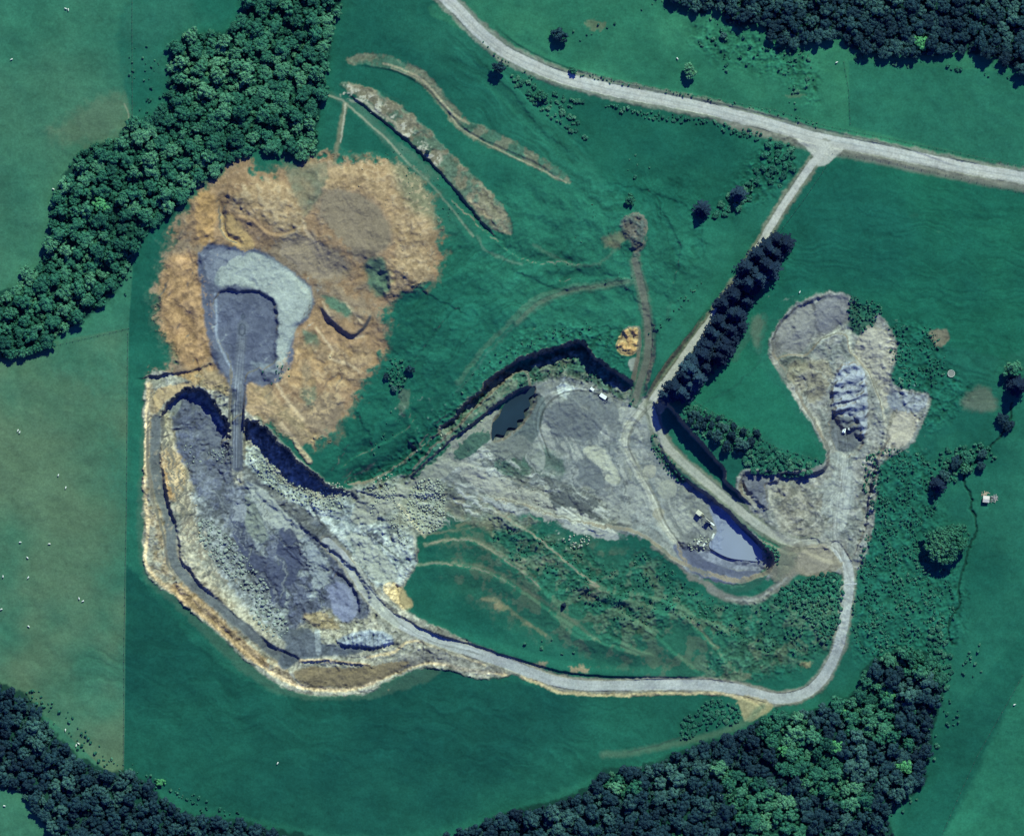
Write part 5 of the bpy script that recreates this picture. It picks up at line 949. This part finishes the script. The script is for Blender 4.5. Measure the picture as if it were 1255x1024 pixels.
bm = bmesh.new(); bx(bm, (0, 0, 1.0), (2.5, 1.7, 1.1), bev=0.06); obj('trailer_body', bm, WHT, tl)
bm = bmesh.new(); cyl(bm, (1.2, 0.5, 0.55), (2.3, 0, 0.55), 0.05); cyl(bm, (1.2, -0.5, 0.55), (2.3, 0, 0.55), 0.05); obj('drawbar', bm, DKS, tl)
for s_ in (-1, 1): wheel(0, s_ * 0.92, 0.35, 0.22, tl)
# excavator
ex = empty('excavator', at(861, 631.5, 0.1), R(-38)); tag(ex, 'cream and dark crawler excavator at the head of the silt pond', 'excavator')
for s_ in (-1, 1):
    bm = bmesh.new(); bx(bm, (0, s_ * 1.25, 0.55), (4.6, 0.7, 0.9), bev=0.3); t = obj('track', bm, BLK, ex)
    for k in range(5): bm = bmesh.new(); cyl(bm, (-1.6 + 0.8 * k, s_ * 1.25 - 0.38, 0.5), (-1.6 + 0.8 * k, s_ * 1.25 + 0.38, 0.5), 0.24, n=10); obj('roller', bm, STL, t)
bm = bmesh.new(); cyl(bm, (0, 0, 0.9), (0, 0, 1.3), 0.9, n=20); obj('turntable', bm, DKS, ex)
bm = bmesh.new(); bx(bm, (-0.9, 0, 2.0), (3.4, 2.9, 1.3), bev=0.12); bx(bm, (-2.3, 0, 2.3), (0.9, 2.8, 1.5), bev=0.15); hs = obj('house', bm, YEL, ex)
bm = bmesh.new(); cyl(bm, (-1.3, -0.8, 2.6), (-1.3, -0.8, 3.2), 0.1); obj('exhaust', bm, DKS, hs)
bm = bmesh.new(); bx(bm, (-1.2, -0.2, 2.68), (1.5, 1.6, 0.14)); obj('engine_hood', bm, DKS, hs)
bm = bmesh.new(); bx(bm, (0.7, 0.9, 2.35), (1.7, 1.05, 1.8), taper=(0.85, 0.9), bev=0.08); cb = obj('cab', bm, GLS, ex)
bm = bmesh.new(); bx(bm, (0.7, 0.9, 3.3), (1.5, 1.0, 0.1), bev=0.04); obj('cab_roof', bm, WHT, cb)
bm = bmesh.new(); bx(bm, (2.0, 0, 3.1), (3.6, 0.5, 0.6), Matrix.Rotation(R(-30), 4, 'Y'), bev=0.08); bx(bm, (4.5, 0, 3.75), (2.3, 0.5, 0.5), Matrix.Rotation(R(14), 4, 'Y'), bev=0.08); obj('boom', bm, YEL, ex)
bm = bmesh.new(); bx(bm, (5.6, 0, 2.3), (0.45, 0.42, 2.9), Matrix.Rotation(R(8), 4, 'Y'), bev=0.06); obj('dipper_arm', bm, YEL, ex)
bm = bmesh.new(); cyl(bm, (1.2, 0.35, 2.2), (2.6, 0.35, 3.3), 0.1); cyl(bm, (1.2, -0.35, 2.2), (2.6, -0.35, 3.3), 0.1); obj('hydraulic_ram', bm, STL, ex)
bm = bmesh.new(); bx(bm, (5.3, 0, 0.7), (1.1, 1.4, 0.9), taper=(1.15, 1.0), bev=0.1)
for k in range(5): bx(bm, (4.75, -0.56 + 0.28 * k, 0.3), (0.3, 0.1, 0.1))
obj('bucket', bm, STL, ex)
# screening plant beside it
sc = empty('screening_plant', at(870, 639, 0.1), R(-38)); tag(sc, 'small grey and white screening plant right of the excavator', 'screening plant')
bm = bmesh.new(); bx(bm, (0, 0, 0.55), (4.0, 1.9, 0.5)); obj('chassis', bm, DKS, sc)
bm = bmesh.new(); bx(bm, (-0.6, 0, 2.2), (2.2, 2.4, 1.0), taper=(1.25, 1.15)); hp = obj('hopper', bm, STL, sc)
bm = bmesh.new(); bx(bm, (-0.6, 0, 2.72), (2.3, 2.3, 0.06)); obj('screen_deck', bm, DKS, hp)
bm = bmesh.new(); bx(bm, (2.2, 0, 1.9), (4.0, 0.9, 0.22), Matrix.Rotation(R(-18), 4, 'Y')); obj('conveyor', bm, WHT, sc)
for a, b in ((-1.4, -0.8), (-1.4, 0.8), (0.6, -0.8), (0.6, 0.8)):
    bm = bmesh.new(); bx(bm, (a, b, 1.2), (0.16, 0.16, 1.4)); obj('leg', bm, DKS, sc)
for a in (-1.2, 1.2):
    for s_ in (-1, 1): wheel(a, s_ * 1.05, 0.4, 0.3, sc)
# white slabs near the pad
for (x, y, a, lx, lb) in [(875,657,70,3.2,'white concrete slab lying at the edge of the milky pond'), (857,665,62,2.6,'left one of the leaning white concrete slabs by the loading pad'), (864,668,55,2.4,'lower one of the leaning white concrete slabs by the loading pad')]:
    bm = bmesh.new(); bx(bm, (0, 0, 0.3), (lx, 1.1, 0.4), bev=0.05); o = obj('concrete_slab', bm, mat('concrete', (0.62, 0.62, 0.58), 0.8, nscale=2)); o.location = at(x, y, 0.1); o.rotation_euler = (0, 0, R(a)); tag(o, lb, 'concrete slab')
# storage blocks in the east quarry
for (x, y, w_, lb) in [(1035.5,527,(1.9,3.4,1.6),'larger white tank at the foot of the ribbed grey stockpile'), (1041.5,525.5,(1.2,1.4,1.2),'smaller white tank right of the larger one by the ribbed stockpile')]:
    e = empty('water_tank', at(x, y, 0.05), R(-12)); tag(e, lb, 'tank')
    bm = bmesh.new(); bx(bm, (0, 0, 0.2 + w_[2] / 2), w_, bev=0.2); obj('tank_body', bm, WHT, e)
    bm = bmesh.new(); cyl(bm, (0, 0, 0.2 + w_[2]), (0, 0, 0.35 + w_[2]), 0.3); obj('lid', bm, DKS, e)
    bm = bmesh.new(); bx(bm, (0, 0, 0.08), (w_[0] + 0.2, w_[1] + 0.2, 0.24)); obj('skid', bm, DKS, e)
# hut by the creek
hut = empty('hut', at(1209.5, 611.5, 0.0), R(-6)); hut.scale = (0.85,) * 3; tag(hut, 'small pale roofed hut beside a pile of timber right of the creek', 'hut')
WD = mat('weathered_boards', (0.34, 0.24, 0.19), 0.9, nscale=3, bump=0.3); RF_ = mat('white_sheet_roof', (0.60, 0.52, 0.50), 0.5, nscale=1.2, amp=0.12)
bm = bmesh.new(); bx(bm, (0, 0, 1.15), (4.2, 4.0, 2.3)); obj('wall', bm, WD, hut)
bm = bmesh.new(); bx(bm, (0, -1.15, 2.62), (4.7, 2.5, 0.1), Matrix.Rotation(R(12), 4, 'X')); bx(bm, (0, 1.15, 2.62), (4.7, 2.5, 0.1), Matrix.Rotation(R(-12), 4, 'X'))
for k in range(12): bx(bm, (-2.2 + 0.4 * k, -1.15, 2.69), (0.05, 2.5, 0.05), Matrix.Rotation(R(12), 4, 'X')); bx(bm, (-2.2 + 0.4 * k, 1.15, 2.69), (0.05, 2.5, 0.05), Matrix.Rotation(R(-12), 4, 'X'))
obj('roof', bm, RF_, hut)
bm = bmesh.new(); bx(bm, (0.6, -2.03, 1.0), (0.9, 0.06, 1.95)); obj('door', bm, DKS, hut)
bm = bmesh.new(); bx(bm, (-1.0, -2.03, 1.3), (0.9, 0.06, 0.8)); obj('window', bm, GLS, hut)
bm = bmesh.new()
for k in range(26):
    bx(bm, (rng.uniform(-1.8, 1.8), rng.uniform(-1.6, 1.6), rng.uniform(0.1, 0.8)), (rng.uniform(1.2, 3.4), rng.uniform(0.12, 0.4), rng.uniform(0.06, 0.25)), Matrix.Rotation(rng.uniform(0, 3.14), 4, 'Z') @ Matrix.Rotation(rng.uniform(-.25, .25), 4, 'Y'))
o = obj('timber_pile', bm, mat('grey_timber', (0.36, 0.32, 0.32), 0.9, nscale=2)); o.location = at(1219, 611); tag(o, 'loose pile of grey boards on the right of the hut', 'timber pile')
bm = bmesh.new()
for k in range(16): bx(bm, (rng.uniform(-2.2, 2.2), rng.uniform(-0.9, 0.9), rng.uniform(0.05, 0.4)), (rng.uniform(0.8, 2.4), rng.uniform(0.2, 0.6), 0.12), Matrix.Rotation(rng.uniform(0, 3.14), 4, 'Z'))
o = obj('timber_pile', bm, mat('brown_timber', (0.40, 0.30, 0.23), 0.9, nscale=2)); o.location = at(1208.5, 604.5); tag(o, 'brown board pile against the upper side of the hut', 'timber pile')
# round stock trough
tg = empty('water_trough', at(1166.5, 457.5, 0.0)); tag(tg, 'round concrete water trough in worn earth right of the east quarry', 'trough')
bm = bmesh.new(); n_ = 28
for k in range(n_):
    a0, a1 = 6.2832 * k / n_, 6.2832 * (k + 1) / n_
    q = [[bm.verts.new((r_ * math.cos(a), r_ * math.sin(a), z)) for (r_, z) in ((2.3, -0.1), (2.25, 0.8), (1.95, 0.8), (1.9, 0.1))] for a in (a0, a1)]
    for i in range(3): bm.faces.new((q[0][i], q[1][i], q[1][i + 1], q[0][i + 1]))
bmesh.ops.remove_doubles(bm, verts=bm.verts[:], dist=0.001); bmesh.ops.recalc_face_normals(bm, faces=bm.faces[:]); obj('trough_wall', bm, mat('pale_concrete', (0.46, 0.46, 0.42), 0.8, nscale=2), tg)
bm = bmesh.new(); cyl(bm, (0, 0, 0.3), (0, 0, 0.6), 1.93, n=28); obj('trough_water', bm, mat('trough_water', (0.22, 0.22, 0.20), 0.3, amp=0.1), tg)
# drainage bar across the haul road
bm = bmesh.new()
for s_ in (-1, 1): bx(bm, (0, s_ * 0.45, 0.14), (7.6, 0.28, 0.30), bev=0.05)
bx(bm, (0, 0, 0.04), (7.4, 0.62, 0.08)); o = obj('drain_channel', bm, mat('bar_concrete', (0.60, 0.60, 0.57), 0.8, nscale=2)); o.location = at(1043.5, 716, 0.05); o.rotation_euler = (0, 0, R(2)); tag(o, 'pale concrete drain crossing the haul road where it leaves the east quarry', 'drain')
# sheep in the left fields
WOOL = mat('wool', (0.74, 0.72, 0.66), 0.95, nscale=12, bump=0.6); FACE = mat('sheep_face', (0.55, 0.52, 0.47), 0.9)
bm = bmesh.new(); body = [(-0.55, 0.62, 0.20, 0.20), (-0.42, 0.68, 0.30, 0.31), (-0.1, 0.68, 0.33, 0.34), (0.25, 0.68, 0.31, 0.32), (0.45, 0.72, 0.24, 0.25), (0.58, 0.84, 0.14, 0.15), (0.68, 0.93, 0.11, 0.12), (0.80, 0.90, 0.09, 0.09), (0.90, 0.84, 0.05, 0.05)]
ring = []
for (x_, z_, a_, b_) in body: ring.append([bm.verts.new((x_, a_ * math.cos(t), z_ + b_ * math.sin(t))) for t in np.linspace(0, 2 * math.pi, 13)[:-1]])
for i in range(len(ring) - 1):
    for j in range(12): bm.faces.new((ring[i][j], ring[i + 1][j], ring[i + 1][(j + 1) % 12], ring[i][(j + 1) % 12]))
bm.faces.new(ring[0][::-1]); bm.faces.new(ring[-1])
for x_ in (-0.38, 0.32):
    for s_ in (-1, 1): cyl(bm, (x_, s_ * 0.17, 0.5), (x_ + 0.03, s_ * 0.17, 0.25), 0.075, 0.05, 7); cyl(bm, (x_ + 0.03, s_ * 0.17, 0.26), (x_, s_ * 0.17, 0.0), 0.045, 0.04, 7)
for s_ in (-1, 1): cyl(bm, (0.70, s_ * 0.08, 0.98), (0.66, s_ * 0.22, 0.95), 0.04, 0.015, 6)
cyl(bm, (-0.52, 0, 0.72), (-0.62, 0, 0.5), 0.05, 0.03, 6)
SHM = bpy.data.meshes.new('sheep'); bm.to_mesh(SHM); bm.free(); SHM.materials.append(WOOL); SHM.polygons.foreach_set('use_smooth', [True] * len(SHM.polygons))
for i, (x, y) in enumerate([(82,12),(85,13),(23,527),(25,529.5),(72,582),(81,597),(25,664),(61,666),(34,683),(35,707),(97,733),(102,736),(2,746),(35,767),(4,706),(80,894),(96,911),(93,913),(5,987),(157,153),(158,150),(340,935),(1245,864),(16,74),(66,232),(980,358),(830,72),(1025,77)]):
    o = bpy.data.objects.new('sheep', SHM); COL.objects.link(o); o.location = at(x, y, 0.02); o.rotation_euler = (0, 0, rng.uniform(0, 6.28)); o.scale = (1.15,) * 3
    far_ = {340: 'lone white sheep in the dark bottom pasture', 1245: 'lone white sheep in the pale field of the lower right corner', 980: 'lone white sheep in the field above the east quarry',
            830: 'lone white sheep above the main road left of the oval tree', 1025: 'lone white sheep just below the upper right wood by the short fence'}
    tag(o, far_.get(x, 'white sheep grazing in the paler fields along the left side'), 'sheep', None if x in far_ else 'sheep in the left fields')

# ---------------------------------------------------------------- fences
POST = mat('fence_wood', (0.22, 0.19, 0.16), 0.9, nscale=3); WIRE = mat('fence_wire', (0.25, 0.25, 0.25), 0.5, metal=0.8)
bm = bmesh.new(); bx(bm, (0, 0, 0.6), (0.2, 0.2, 1.4), taper=(0.8, 0.8)); PM = bpy.data.meshes.new('post'); bm.to_mesh(PM); bm.free(); PM.materials.append(POST)
def fence(pts, sp, label):
    P = [Vector((*wxy(a, b), 0)) for a, b in pts]; f = empty('post_and_wire_fence', at(*pts[0])); tag(f, label, 'fence'); base = Vector(f.location); pos = []
    for i in range(len(P) - 1):
        n = max(1, int(round((P[i + 1] - P[i]).length / sp)))
        for k in range(n + (i == len(P) - 2)): q = P[i].lerp(P[i + 1], k / n); pos.append(Vector((q.x, q.y, hz(q.x / PX + 627.5, 512 - q.y / PX))))
    for p in pos: o = bpy.data.objects.new('post', PM); COL.objects.link(o); o.parent = f; o.location = p - base
    bm = bmesh.new()
    for a, b in zip(pos, pos[1:]):
        for z in (0.35, 0.7, 1.05): cyl(bm, a - base + Vector((0, 0, z)), b - base + Vector((0, 0, z)), 0.025, n=3)
    obj('wire', bm, WIRE, f)
fence([(163,-4),(163,150)], 4, 'straight fence along the field edge above the upper left wood')
fence([(157,408),(156,600),(152,800),(151,940)], 5, 'long straight fence between the pale left field and the dark bottom pasture')
fence([(-4,440),(60,425),(158,402)], 4, 'fence under the upper left wood crossing to the long straight fence')
fence([(700,84),(770,101),(850,117),(950,135),(1010,154),(1100,172),(1255,204)], 5, 'fence along the upper side of the main gravel road')
fence([(1020,188),(1080,196),(1150,212),(1255,236)], 5, 'fence along the lower side of the main gravel road at the right')
fence([(1034,76),(1040,110),(1042,152)], 4, 'short fence dividing the fields above the road junction')
fence([(1155,1028),(1200,928),(1255,828)], 5, 'fence of the pale field in the lower right corner')
fence([(1012,205),(985,245),(955,285)], 4, 'fence right of the access road near the junction')
fence([(852,492),(900,520),(950,548),(1000,562)], 4, 'fence between the east pasture and the grove')
